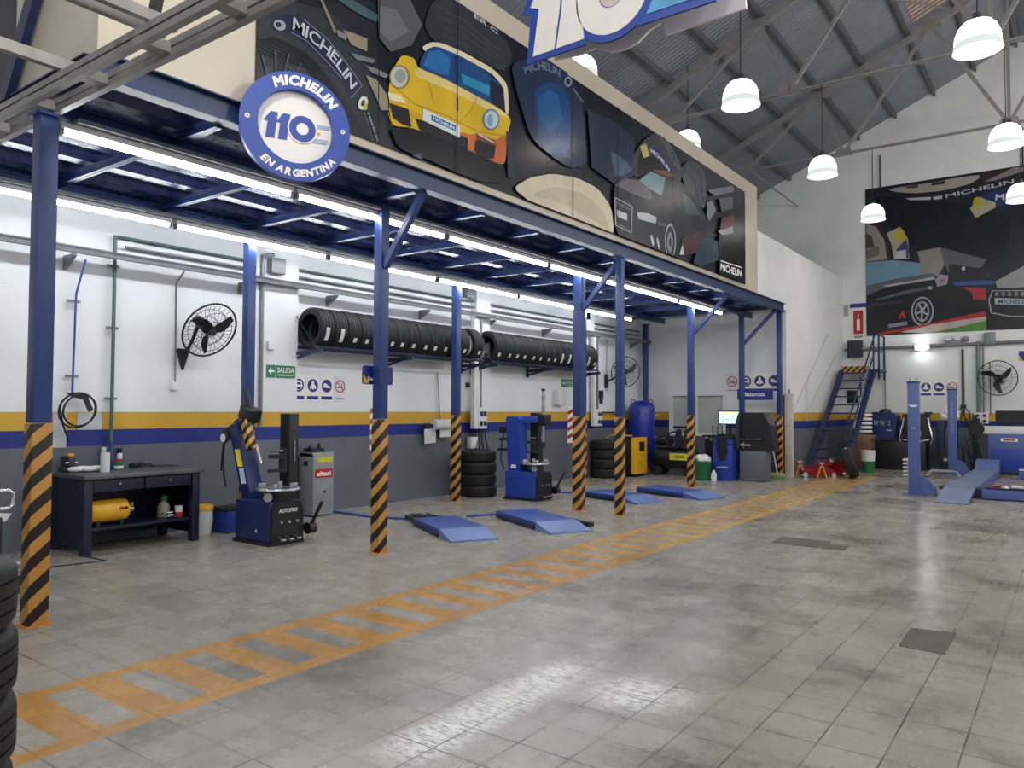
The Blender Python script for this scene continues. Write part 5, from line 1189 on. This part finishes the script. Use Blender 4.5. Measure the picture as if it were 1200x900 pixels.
axle_stand(-5.36, 18.98, 'orange axle stand left of the red jacks'); axle_stand(-4.80, 18.75, 'orange axle stand right of the red jacks')
o = tyre('tyre', 'black tyre with white label leaning at the foot of the stair', (-4.30, 19.25, .36), .36, .23, (0, 0, 0), None, (pi/2, .5, .02, .06))
o.rotation_euler = (radians(72), 0, radians(102)); bpy.context.view_layer.update(); o.location.z += -min((o.matrix_world @ Vector(c)).z for c in [v.co for v in o.data.vertices])
t = thing('plate_stack', 'stack of pale round plates on a brown box by the back wall', 'stack', (-4.62, 22.3, 0))
B().m(BROWN).box((0, 0, .40), (.45, .45, .80), None, .01).build('stand', BROWN, t, 30)
B().m(PAPERB).prism([(-.28, .80), (.2, .80), (.30, .92), (-.14, .98)], fY((0, .2, 0)), .4).build('carton', PAPERB, t, 0)
b = B().m(WPLAS)
for i in range(5): b.lathe([(.02, 1.0+i*.11), (.20, 1.0+i*.11), (.22, 1.03+i*.11), (.20, 1.07+i*.11), (.02, 1.07+i*.11)], 24)
b.build('plates', WPLAS, t, 40)
lathe_thing('bucket', 'white bucket with green lower band by the back wall', 'bucket', (-4.35, 21.45, 0), [('bucket_body', WPLAS, solid([(.16, .3), (.18, .55), (.185, .57)])), ('green_band', GREEN, solid([(.14, 0), (.16, .30)]))])

# ================================================================== BACK WALL MACHINES
t = thing('wheel_machine', 'large blue and black wheel machine with open hood at the back wall', 'machine', (-4.02, 23.3, 0))
B().m(BLACK).box((.08, 0, .38), (1.40, .70, .76), None, .02).build('base_cabinet', BLACK, t, 30)
F = fY((0, 0, 0)); hood = B().m(NAVY).prism([(-.72, .84), (.02, .84), (.10, 1.46), (.0, 1.54), (-.52, 1.56), (-.62, 1.46)], fY((0, .25, 0)), .55).build('hood', NAVY, t, 30)
b = B().m(PALEB); add_text(b, 'W W 12', fY((-.28, -.302, 1.26)), (0, 0), .42, .14, .002, .01); b.box((-.10, -.303, 1.06), (.12, .003, .04)); b.build('lettering', PALEB, hood, 0)
b = B().m(BLKPL).cyl((-.25, 0, 1.54), (-.25, 0, 1.64), .16, .12, 20); b.build('top_cap', BLKPL, t, 40)
b = B().m(DGREY); b.box((.50, .12, 1.16), (.66, .30, .70), None, .04); b.build('rear_panel', DGREY, t, 30)
b = B().m(CHROME)
for s, x in ((-1, .18), (1, .88)):
    b.tube([(x, -.2, .70), (x+s*.05, -.24, .85), (x+s*.02, -.22, 1.0), (x-s*.04, -.2, 1.25), (x-s*.06, -.2, 1.42)], .035, 8)
b.tube([(.20, -.24, .82), (.4, -.26, .78), (.7, -.26, .78), (.86, -.24, .84)], .03, 8); b.build('chrome_guard', CHROME, t, 60)
b = B().m(STEEL); b.cyl((.52, -.05, .98), (.52, -.40, .98), .05, None, 16).cyl((.52, -.14, .98), (.52, -.18, .98), .14, None, 20); b.build('spindle', STEEL, t, 40)
b = B().m(DGREY); b.box((.45, -.05, 1.55), (.16, .12, .12)); b.box((.82, -.05, 1.53), (.2, .12, .07)); b.box((.25, -.36, .60), (.3, .02, .05)); b.build('small_fittings', DGREY, t, 0)
t = thing('brake_lathe', 'dark machine with pale top bundle between the two lift posts', 'machine', (-2.72, 23.6, 0))
B().m(BLACK).box((.02, 0, .30), (.52, .5, .60), None, .02).build('base', BLACK, t, 30); B().m(DBLUE).box((-.25, .05, .85), (.20, .3, .9), None, .02).build('pillar', DBLUE, t, 30)
B().m(BLKPL).cyl((.08, -.05, .6), (.08, -.05, 1.35), .10, .08, 16).build('column', BLKPL, t, 40); B().m(STEEL).cyl((-.02, -.18, .45), (-.02, -.18, 1.3), .012, None, 8).build('guide_rod', STEEL, t, 40)
b = B().m(WPLAS)
for i in range(8): b.sphere((-.16+.09*(i % 4), -.05+.05*(i//4), 1.45+.09*(i % 3)), .11, 10, (1, .8, 1))
b.build('cover_bundle', WPLAS, t, 180)
b = B().m(YEL).box((.05, -.26, .34), (.10, .02, .03)); b.m(STEEL).cyl((-.1, -.26, .3), (-.1, -.3, .3), .05, None, 12); b.build('front_fittings', None, t, 0)
t = thing('hose_coil', 'dark tangled coil of hoses hanging behind the far lift post', 'hose', (-2.20, 23.8, 0)); b = B().m(mat('hose_dark', '#33403c', .6))
for i in range(7): b.tube([(.10*sin(j*.9+i)+(.03*i-.1), .06*cos(j*.8+i)+.02*i, .08+j*.11) for j in range(13)], .016, 6)
b.build('hoses', None, t, 60); B().m(DGREY).box((0, .2, .75), (.10, .1, 1.5)).build('post', DGREY, t, 0); B().m(DGREY).box((0, .05, .03), (.3, .5, .06)).build('foot', DGREY, t, 0)
t = thing('alignment_console', 'blue wheel alignment cabinet with white beam at the right edge', 'console', (-1.38, 23.1, 0))
B().m(mat('console_blue', '#4a5f96', .45)).box((.05, 0, .55), (.95, .60, .95), None, .015).build('cabinet', None, t, 30)
dr = B().m(MBLUE).box((.05, -.305, .38), (.85, .02, .56), None, .008).build('door', MBLUE, t, 30); B().m(PRINTW).box((.30, -.318, .15), (.16, .004, .04)).build('door_label', PRINTW, dr, 0)
b = B().m(PRINTW).box((.02, -.303, .88), (.36, .006, .08)); b.m(RED).box((.02, -.307, .88), (.26, .003, .04)); b.build('red_label', None, t, 0)
B().m(BLACK).box((.05, 0, .04), (.9, .55, .08)).build('plinth', BLACK, t, 0)
B().m(WPLAS).box((.35, -.1, 1.12), (1.85, .14, .20), None, .015).build('white_beam', WPLAS, t, 30)
B().m(BLACK).cyl((-.68, -.20, 1.14), (-.68, .0, 1.14), .17, None, 24).build('sensor_head', BLACK, t, 40); b = B().m(BLKPL).box((1.15, -.1, 1.12), (.12, .16, .22)); b.build('beam_end', BLKPL, t, 0)
b = B().m(BLACK).box((.02, .1, 1.44), (.62, .06, .34), None, .01); b.box((.02, .1, 1.24), (.1, .08, .1)); b.build('monitor', BLACK, t, 0)
b = B().m(DGREY).box((.3, -.05, 1.24), (.5, .2, .04)); b.build('keyboard_shelf', DGREY, t, 0)

# ================================================================== FOUR-POST LIFT
PBLUE = mat('lift_post_blue', '#4f609c', .4, var=.06)
def post(x, y, label, text):
    t = thing('lift_post', label, 'lift post', (x, y, 0), 0, 'lift posts')
    B().m(PBLUE).box((0, 0, 1.07), (.19, .17, 2.12), None, .008).build('post', PBLUE, t, 30)
    B().m(PBLUE).box((0, 0, .01), (.34, .30, .02)).build('base_plate', PBLUE, t, 0)
    B().m(PBLUE).prism([(.095, .02), (.37, .02), (.36, .14), (.25, .30), (.095, .38)], fY((0, .05, 0)), .10).build('gusset', PBLUE, t, 0)
    B().m(DGREY).box((0, 0, 2.14), (.21, .19, .03)).build('cap', DGREY, t, 0)
    b = B().m(STEEL)
    for s in (-.06, .05): b.cyl((s, 0, 2.15), (s, 0, 2.24), .014, None, 8)
    b.build('cable_bolts', STEEL, t, 40)
    b = B().m(mat('post_lettering', '#94a0bd', .5) if text else PRINTW)
    if text:
        fr = frame((0, -.0865, 1.45), (0, 0, 1), (-1, 0, 0)); add_text(b, 'AUTOPRO', fr, (0, 0), .8, .07, .002, .0)
    else:
        fr = fY((0, -.0865, 1.68)); b.prism([(-.075, .03), (-.05, .0), (.0, -.012), (.07, .0), (.075, .03), (.02, .02), (-.03, .03)], fr, .002); b.box((-.0, -.087, 1.27), (.09, .003, .012))
    b.build('white_mark', None, t, 0)
p1 = at(1072, 580); p2 = at(1117, 556)
post(p1.x, p1.y, 'nearer blue lift post standing on the floor right of the stair', False); post(p2.x, p2.y, 'farther blue lift post with lettering in front of the back wall', True)
t = thing('lift_runway', 'grey blue lift runway with sloped entry ramp between the lift posts', 'lift runway', (-1.76, 15.15, 0)); RW = mat('runway_grey_blue', '#6d7f9f', .42, .2, var=.14); w_ = .50
B().m(RW).prism([(0, 0), (1.25, .17), (1.25, .19), (0, .02)], frame((-w_/2, 0, 0), (0, 1, 0), (0, 0, 1)), w_).build('entry_ramp', RW, t, 0)
B().m(RW).box((0, 1.27+2.9, .175), (w_, 5.8, .04)).build('deck', RW, t, 0)
b = B().m(PBLUE)
for s in (-1, 1): b.box((s*(w_/2-.03), 1.27+2.9, .09), (.05, 5.76, .13))
b.build('side_rails', PBLUE, t, 0)
B().m(PBLUE).prism([(6.6, .195), (6.95, .195), (7.05, .40), (6.95, .42), (6.75, .36)], frame((-w_/2, 0, 0), (0, 1, 0), (0, 0, 1)), w_).build('end_stop', PBLUE, t, 0)
B().m(DBLUE).box((w_/2+.06, 1.5, .10), (.10, .40, .16)).build('hinge_block', DBLUE, t, 0); B().m(DBLUE).box((-w_/2-.05, 1.5, .16), (.08, .5, .05)).build('hinge_block', DBLUE, t, 0)
t = thing('lift_crossbeam', 'blue lift crossbeam on the floor running out of the right edge', 'lift beam', (0, p1.y+.05, 0))
B().m(PBLUE).box((.6, 0, .10), (4.0, .26, .16), None, .01).build('beam', PBLUE, t, 30); b = B().m(DBLUE).box((.6, .0, .20), (3.9, .12, .04)); b.build('top_channel', DBLUE, t, 0)
b = B().m(STEEL)
for x in (-1.05, -.55): b.cyl((x, -.05, .22), (x, -.05, .27), .07, .05, 14)
b.build('rollers', STEEL, t, 40)
tag(B().m(PBLUE).box((.6, 21.6, .10), (3.4, .24, .16), None, .01).build('lift_crossbeam', PBLUE, None, 30), 'farther blue lift crossbeam on the floor at the right edge', 'lift beam')
t = thing('second_runway_arm', 'dark lift linkage with light blocks lying on the near crossbeam', 'linkage', (-1.0, p1.y+.75, 0)); b = B().m(DBLUE).box((.3, 0, .10), (1.3, .2, .12), None, .01); b.build('arm', DBLUE, t, 30); B().m(WPLAS).box((.1, -.05, .19), (.2, .12, .06), None, .02).build('pad', WPLAS, t, 30); B().m(RED).box((-.2, 0, .18), (.2, .1, .03)).build('red_strip', RED, t, 0)
t = thing('spring_compressor', 'white coil spring standing behind the nearer lift post', 'spring', (p1.x-.13, p1.y+.35, 0)); b = B().m(WHITE)
b.tube([(.11*cos(i*.5), .11*sin(i*.5), .30+i*.006) for i in range(64)], .022, 8); b.build('coil', WHITE, t, 60); B().m(GALV).cyl((0, 0, 0), (0, 0, .32), .03, None, 10).build('stem', GALV, t, 40); B().m(GALV).cyl((0, 0, 0), (0, 0, .02), .16, None, 20).build('base', GALV, t, 40)
def stand(x, y, L, rz, label):
    t = thing('low_stand', label, 'stand', (x, y, 0), rz, 'silver low stands'); b = B().m(STEEL); b.bar((-L/2+.12, 0, .17), (L/2-.12, 0, .17), .06, .05); b.build('top_bar', STEEL, t, 0)
    for s in (-1, 1): B().m(STEEL).bar((s*(L/2-.12), 0, .17), (s*L/2, 0, .01), .05, .03, (0, 1, 0)).build('leg', STEEL, t, 0); B().m(BLACK).box((s*L/2, 0, .012), (.10, .10, .024)).build('foot', BLACK, t, 0)
q = at(1106, 560); stand(q.x, q.y, .75, 0, 'silver low stand on the floor between the lift posts'); q = at(1058, 571); stand(q.x, q.y, .50, 0, 'silver low stand on the floor left of the nearer lift post')

# ================================================================== WALL FANS
def fan(loc, R, M3, label, arm_to):
    t = thing('wall_fan', label, 'fan', loc, 0, 'black wall fans'); ax, ay, az = (Vector(v).normalized() for v in M3)
    F = Matrix((ax, ay, az)).transposed().to_4x4()
    for side, nm2 in ((1, 'front_grille'), (-1, 'rear_grille')):
        b = B().m(BLACK)
        for rr, zz in ((1.0, .0), (.72, .26), (.42, .34)): b.tube([F @ Vector((rr*R*cos(i*2*pi/44), rr*R*sin(i*2*pi/44), side*(zz*R*.55+.01))) for i in range(44)], .004, 5, True)
        for i in range(28):
            a = i*2*pi/28; b.tube([F @ Vector((rr*R*cos(a), rr*R*sin(a), side*(zz*R*.55+.01))) for rr, zz in ((1.0, 0), (.72, .26), (.42, .34), (.10, .36))], .0022, 4)
        b.build(nm2, BLACK, t, 60)
    b = B().m(BLACK); b.tube([F @ Vector((R*cos(i*2*pi/44), R*sin(i*2*pi/44), 0)) for i in range(44)], .013, 6, True); b.build('outer_ring', BLACK, t, 60)
    for k_ in range(3):
        a = .35+k_*2*pi/3; b = B().m(BLACK); n_ = 7; L_, Rr = [], []
        for i in range(n_):
            f = i/(n_-1); r = R*(.12+.76*f); wv = R*(.10+.10*sin(pi*min(1, f*1.1))); aa = a+.35*f
            c = Vector((r*cos(aa), r*sin(aa), 0)); tn = Vector((-sin(aa), cos(aa), 0)); tw = .05*R
            L_.append((c-tn*wv+Vector((0, 0, tw)), c+tn*wv*.6-Vector((0, 0, tw))))
        for dz in (0, .006): Rr.append([[b.bm.verts.new(F @ (p+Vector((0, 0, dz)))) for p in pr] for pr in L_])
        for i in range(n_-1):
            b.bm.faces.new((Rr[0][i][0], Rr[0][i+1][0], Rr[0][i+1][1], Rr[0][i][1])); b.bm.faces.new((Rr[1][i][0], Rr[1][i][1], Rr[1][i+1][1], Rr[1][i+1][0]))
            for e_ in (0, 1): b.bm.faces.new((Rr[0][i][e_], Rr[1][i][e_], Rr[1][i+1][e_], Rr[0][i+1][e_]))
        for i in (0, n_-1): b.bm.faces.new((Rr[0][i][0], Rr[0][i][1], Rr[1][i][1], Rr[1][i][0]))
        b.build('blade', BLACK, t, 40)
    b = B().m(DGREY); b.cyl(F @ Vector((0, 0, .05)), F @ Vector((0, 0, .10)), .05, .03, 16); b.build('hub', STEEL if R > .4 else DGREY, t, 40)
    b = B().m(BLACK); b.cyl(F @ Vector((0, 0, -.05)), F @ Vector((0, 0, -.30)), R*.21, R*.17, 18); b.build('motor', BLACK, t, 40)
    b = B().m(BLACK); q = Vector(arm_to); s0 = F @ Vector((0, 0, -.24)); b.tube([s0, s0.lerp(q, .5)+Vector((0, 0, -.04)), q+Vector((.06, 0, .03)), q], .022, 8); b.build('arm', BLACK, t, 60)
    b = B().m(BLACK)
    return t, b
lf = lambda d: (lambda z: (Vector((0, 0, 1)).cross(z).normalized(), z.cross(Vector((0, 0, 1)).cross(z).normalized()), z))(Vector(d).normalized())
loc = onX(246, 387, -8.92); arm = onX(216, 414, XL+.06)-loc
tf, b = fan(loc, .37, lf((.92, .05, -.52)), 'black wall fan tilted down on the left wall above the workbench', arm)
b.prism([(-.09, .06), (.09, .06), (.0, -.22)], fX(arm+Vector((-.06, 0, 0))), .05).build('wall_bracket', BLACK, tf, 0)
loc = onX(733, 436, -8.85); arm = onX(712, 447, XL+.06)-loc
tf, b = fan(loc, .37, lf((.80, -.62, -.18)), 'black wall fan half hidden by the slim column near the blue tank', arm)
b.prism([(-.06, .16), (.06, .16), (.06, -.16), (-.06, -.16)], fX(arm+Vector((-.06, 0, 0))), .05).build('wall_bracket', BLACK, tf, 0)
loc = onY(1169, 443, 23.75); tf, b = fan(loc, .455, lf((-.15, -1, -.12)), 'large black wall fan facing the hall on the back wall at right', (0.0, .56, -.02))
b.prism([(-.08, -.12), (.08, -.12), (.08, .10), (-.08, .10)], fY((0, .60, 0)), .05).build('wall_bracket', BLACK, tf, 0)

# ================================================================== PIPES, CONDUITS, BOXES
def pipe(name, pts, r, m, label, cat='pipe', clips=(), n=8):
    t = thing(name, label, cat, pts[0]); o = Vector(pts[0]); L_ = [Vector(p)-o for p in pts]
    B().m(m).tube(L_, r, n).build('run', m, t, 60)
    if clips:
        b = B().m(GALV)
        for c in clips: b.box(Vector(c)-o, (.03, .14, .03))
        b.build('clips', GALV, t, 0)
    return t
X0 = XL+.16
t = thing('cable_tray', 'long grey conduit rail along the left wall below the strip lights', 'conduit', (XL, 0, 3.38))
b = B().m(TRAY).box((.26, 10.2, .0), (.05, 16.9, .06)); b.box((.27, 10.2, .035), (.06, 16.9, .02)); b.build('rail', TRAY, t, 0)
for i, y in enumerate((4.05, 6.35, 7.9, 10.0, 11.9, 13.9, 16.0, 18.0)):
    B().m(GALV).prism([(0.0, -.04), (.26, -.04), (.26, -.06), (.02, -.20), (0, -.20)], frame((0, y+.02, 0), (1, 0, 0), (0, 0, 1)), .04).build('bracket', GALV, t, 0)
for z, dy, lab in ((3.66, 0, 'upper green air pipe along the left wall'), (3.55, .10, 'lower grey air pipe along the left wall')):
    q = onX(137, 291, XL+.08); pipe('air_pipe', [(XL+.08, q.y+dy, z), (XL+.08, 18.4, z)], .017, PIPEG if not dy else GALV, lab, 'pipe', [(XL+.04, y, z) for y in (5.1, 6.2, 8.6, 10.7, 13.0, 15.2, 17.0)])
q = onX(135, 291, XL+.08); pipe('air_pipe', [(XL+.08, q.y, 3.67), (XL+.08, q.y, .98)], .022, PIPEG, 'green vertical air pipe dropping to the workbench', 'pipe', [(XL+.05, q.y, z) for z in (3.3, 2.55, 1.7)])
q = onX(88, 400, XL+.12); pipe('blue_air_drop', [(XL+.20, q.y+.06, 3.3), (XL+.12, q.y, 2.9), (XL+.10, q.y-.01, 1.75)], .013, LBLUE, 'blue vertical air line left of the green pipe', 'pipe', [(XL+.06, q.y, z) for z in (2.82, 1.95)])
t = thing('blow_gun', 'black air gun with coiled hose hanging above the workbench', 'air gun', (XL+.14, q.y, 1.70))
B().m(BLKPL).bar((.03, -.04, .04), (.03, .13, .0), .05, .055).bar((.03, .10, .01), (.03, .17, -.15), .045, .045).cyl((.03, -.04, .04), (.03, -.10, .055), .012, None, 8).build('gun_body', BLKPL, t, 30); b = B().m(BLACK)
for k_ in range(2): b.ring((.03+.02*k_, .02+.02*k_, -.14), .20-.02*k_, .011, ((0, 1, 0), (0, .1, 1)), 28)
b.tube([(0, -.16, -.08), (.0, -.12, -.3), (0, -.05, -.50)], .011, 8); b.build('hose', BLACK, t, 60)
q = onX(206, 400, XL+.05); pipe('switch_conduit', [(XL+.22, q.y, 3.34), (XL+.05, q.y-.01, 3.2), (XL+.05, q.y, 1.92)], .012, GALV, 'thin grey conduit left of the nearer wall fan', 'pipe')
tag(B().m(WPLAS).box((XL+.03, q.y, 1.88), (.06, .08, .12), None, .01).build('wall_switch', WPLAS, None, 30), 'white switch box under the thin conduit left of the nearer fan', 'switch'); 
# pilaster conduit and boxes, power columns
q = onX(306, 430, XL+.17); pipe('power_conduit', [(XL+.20, q.y+.16, 3.78), (XL+.18, q.y, 3.74), (XL+.17, q.y, 3.6), (XL+.17, q.y, 1.35)], .028, GALV, 'grey power conduit down the pilaster beside the rear column', 'pipe')
q = onX(324, 312, XL+.2); tag(B().m(GALV).box((XL+.20, q.y, q.z), (.12, .24, .22), None, .01).build('junction_box', GALV, None, 30), 'grey junction box above the rail left of the tyre rack', 'box')
q = onX(316, 405, XL+.15); tag(B().m(WPLAS).box((XL+.17, q.y, q.z), (.06, .10, .12), None, .01).build('socket_outlet', WPLAS, None, 30), 'small white outlet on the pilaster above the exit sign', 'socket')
def power_column(u, y, zb, label, blab):
    t = thing('power_column', label, 'power outlet', (XL+.16, y, 0)); B().m(WPLAS).box((.06, 0, (3.30+zb)/2), (.10, .12, 3.30-zb), None, .01).build('duct', WPLAS, t, 30); B().m(WPLAS).box((.08, .17, zb+.20), (.12, .24, .40), None, .015).build('outlet_box', WPLAS, t, 30)
    b = B().m(DBLUE)
    for dy, dz in ((.11, .10), (.22, .10), (.12, .28), (.22, .28)): b.box((.145, dy+.0, zb+dz), (.02, .07, .09))
    b.build('sockets', DBLUE, t, 0); B().m(GALV).cyl((.08, .17, zb+.4), (.08, .17, 3.3), .018, None, 8).build('conduit', GALV, t, 40)
power_column(552, 11.30, 1.22, 'white power duct with blue socket box behind the rear striped column', ''); power_column(692, 15.75, 1.2, 'white power duct with socket box beside the thick striped column', '')
q = onX(553, 345, XL+.2); tag(B().m(GALV).box((XL+.06, 11.30, 3.82), (.12, .22, .22), None, .01).build('junction_box', GALV, None, 30), 'grey junction box above the rail between the two tyre racks', 'box')
q = onX(690, 376, XL+.2); tag(B().m(GALV).box((XL+.06, 15.65, 3.84), (.12, .22, .24), None, .01).build('junction_box', GALV, None, 30), 'grey junction box above the rail behind the thick front column', 'box')
t = thing('socket_cluster', 'grey sockets with tangled hanging chain above the rear tyre stack', 'hose', (XL+.10, 11.45, .95)); B().m(WPLAS).box((.0, -.05, .0), (.12, .22, .22), None, .02).build('socket_box', WPLAS, t, 30); b = B().m(DGREY)
for i in range(4): b.tube([(.06+.02*i, .02+.07*i+.05*sin(j*.9+i), .32-.09*j) for j in range(9)], .012, 6)
b.build('hanging_hose', DGREY, t, 60)
q = onX(655, 466, XL+.06); tag(B().m(WPLAS).box((XL+.07, q.y, q.z), (.14, .34, .34), None, .02).build('wall_dispenser', WPLAS, None, 30), 'white box on the wall right of the upright tyre changer', 'box')
t = thing('paper_holder', 'black wall holder with white papers under the left end of the right rack', 'paper holder', (XL+.05, 10.5, 1.22))
q = onX(516, 502, XL+.12); t.location = (XL+.02, q.y, q.z); B().m(BLACK).bar((.10, -.42, .05), (.10, .3, .06), .06, .06).build('holder_arm', BLACK, t, 0); B().m(PAPER).cyl((.14, -.22, .07), (.14, .30, .08), .09, None, 20).build('paper_roll', PAPER, t, 40); b = B().m(PAPER); b.box((.10, -.27, -.13), (.006, .30, .26), Matrix.Rotation(.05, 3, 'X')).box((.12, .14, -.08), (.006, .34, .16)); b.build('papers', PAPER, t, 0)
q = onX(513, 450, XL+.03); pipe('lamp_cord', [(XL+.03, q.y-.02, 2.25), (XL+.05, q.y, 1.9), (XL+.04, q.y+.05, 1.5), (XL+.06, q.y+.05, 1.35)], .010, GALV, 'grey hanging cord above the white paper holder', 'cord')
tag(B().m(BLACK).box((XL+.03, onX(547, 444, XL).y, 2.05), (.05, .09, .09), None, .01).build('socket_outlet', BLACK, None, 30), 'small black outlet on the wall between the two tyre racks', 'socket')
q = onX(699, 460, XL+.1); pipe('air_pipe', [(XL+.10, q.y, 3.33), (XL+.10, q.y, 1.52), (XL+.10, 17.3, 1.52)], .02, DGREY, 'dark air pipe dropping beside the thick column and running to the blue tank', 'pipe', [(XL+.05, q.y, 2.4), (XL+.05, 16.4, 1.52)])
t = thing('pressure_regulator', 'black air regulator on the dark pipe beside the thick column', 'regulator', (XL+.16, q.y+.12, 1.95)); B().m(BLACK).cyl((0, 0, -.1), (0, 0, .1), .06, None, 14).build('regulator_body', BLACK, t, 40); B().m(DGREY).cyl((0, 0, -.22), (0, 0, -.1), .04, .05, 12).build('bowl', DGREY, t, 40)
q = onX(711, 440, XL+.04); pipe('fan_conduit', [(XL+.04, q.y, 3.33), (XL+.04, q.y, 2.05)], .010, GALV, 'thin pale conduit left of the second wall fan', 'pipe')
# back wall
pipe('wall_pipe', [(XM+.05, YB-.08, 3.40), (1.5, YB-.08, 3.46)], .045, GALV, 'long grey pipe across the back wall under the race car mural')
t = thing('emergency_light', 'small bright emergency lamp on the back wall pipe', 'lamp', tuple(onY(1080, 407, YB-.2))); B().m(WPLAS).box((0, .08, 0), (.40, .08, .16), None, .02).build('lamp_case', WPLAS, t, 30); B().lathe([(.001, .02), (.08, .02), (.09, .0), (.001, -.01)], 18, Matrix.Rotation(pi/2, 4, 'X')).build('lamp_glow', mat('emergency_glow', '#ffffff', emit=70.0), t, 60)
def wbox(u, v, w, h, m, label, name='junction_box'):
    p = onY(u, v, YB-.08); t = thing(name, label, 'box', tuple(p)); B().m(m).box((0, 0, 0), (w, .14, h), None, .012).build('box', m, t, 30); return t
t = wbox(1117, 402, .40, .16, GALV, 'twin spot emergency unit on the back wall pipe', 'emergency_unit')
for s in (-.11, .11): B().m(WPLAS).cyl((s, .0, .16), (s, -.10, .15), .085, .09, 16).build('spot_head', WPLAS, t, 40)
wbox(1160, 397, .26, .34, GALV, 'grey box above the back wall pipe near the right edge'); wbox(1132, 397, .14, .12, GALV, 'little grey box beside the twin spot unit')
def vpipe(u, v0, v1, r, m, label, name='wall_conduit'): a, c = onY(u, v0, YB-.06), onY(u, v1, YB-.06); pipe(name, [tuple(a), (a.x, a.y, c.z)], r, m, label)
vpipe(1128, 409, 487, .03, DGREY, 'dark vertical pipe with hanging hose on the back wall'); vpipe(1146, 400, 487, .05, GALV, 'thick grey vertical conduit on the back wall left of the big fan'); vpipe(1152, 404, 487, .022, GALV, 'thin grey conduit beside the thick one left of the big fan'); vpipe(1160, 425, 486, .012, DGREY, 'thin dark wire below the big wall fan')
vpipe(1037, 412, 487, .016, GALV, 'thin conduit on the back wall right of the stair'); vpipe(1031, 182, 222, .02, DGREY, 'thin dark hanger above the left end of the race car mural', 'mural_hanger'); vpipe(1198, 150, 196, .02, DGREY, 'thin dark hanger above the race car mural at the right edge', 'mural_hanger'); vpipe(1022, 182, 222, .008, DGREY, 'fine wire above the mural corner', 'mural_hanger')
t = wbox(1150, 490, .34, .30, WPLAS, 'pale socket panel with four dark outlets on the back wall', 'outlet_board'); b = B().m(DBLUE)
for sx in (-.08, .08):
    for sz in (-.08, .07): b.cyl((sx, -.07, sz), (sx, -.10, sz), .042, None, 12)
b.build('sockets', DBLUE, t, 40)
q = onY(1129, 480, YB-.12); t = thing('coiled_hose', 'black coiled hose hanging on the back wall right of the far post', 'hose', tuple(q)); b = B().m(BLACK)
b.tube([(-.16, 0, -.35), (-.14, 0, -.05), (0, 0, .08), (.14, 0, -.05), (.16, 0, -.35)], .014, 8).tube([(-.06, -.02, -.3), (-.02, -.02, .05), (.04, -.02, -.3)], .012, 8); b.build('hose', BLACK, t, 60); B().m(DGREY).box((0, 0, .08), (.14, .08, .12), None, .02).build('hook', DGREY, t, 30)
# floor hatches
def hatch(pts, label):
    P = [at(u, v, 0) for u, v in pts]; b = B().m(mat('dark_floor_plate', '#55504b', .55, var=.2)); b.prism([(p.x, p.y) for p in P], Matrix(), .004); tag(b.build('floor_plate', None, None, 0), label, 'floor plate')
hatch([(1067, 736), (1121, 742), (1107, 767), (1053, 757)], 'dark square inspection plate set in the floor at right')
hatch([(917, 629), (975, 635), (960, 642), (903, 636)], 'dark long drain plate set in the floor beyond the walkway'); hatch([(968, 638), (996, 640), (990, 645), (962, 643)], 'small dark plate set in the floor beside the long drain plate')
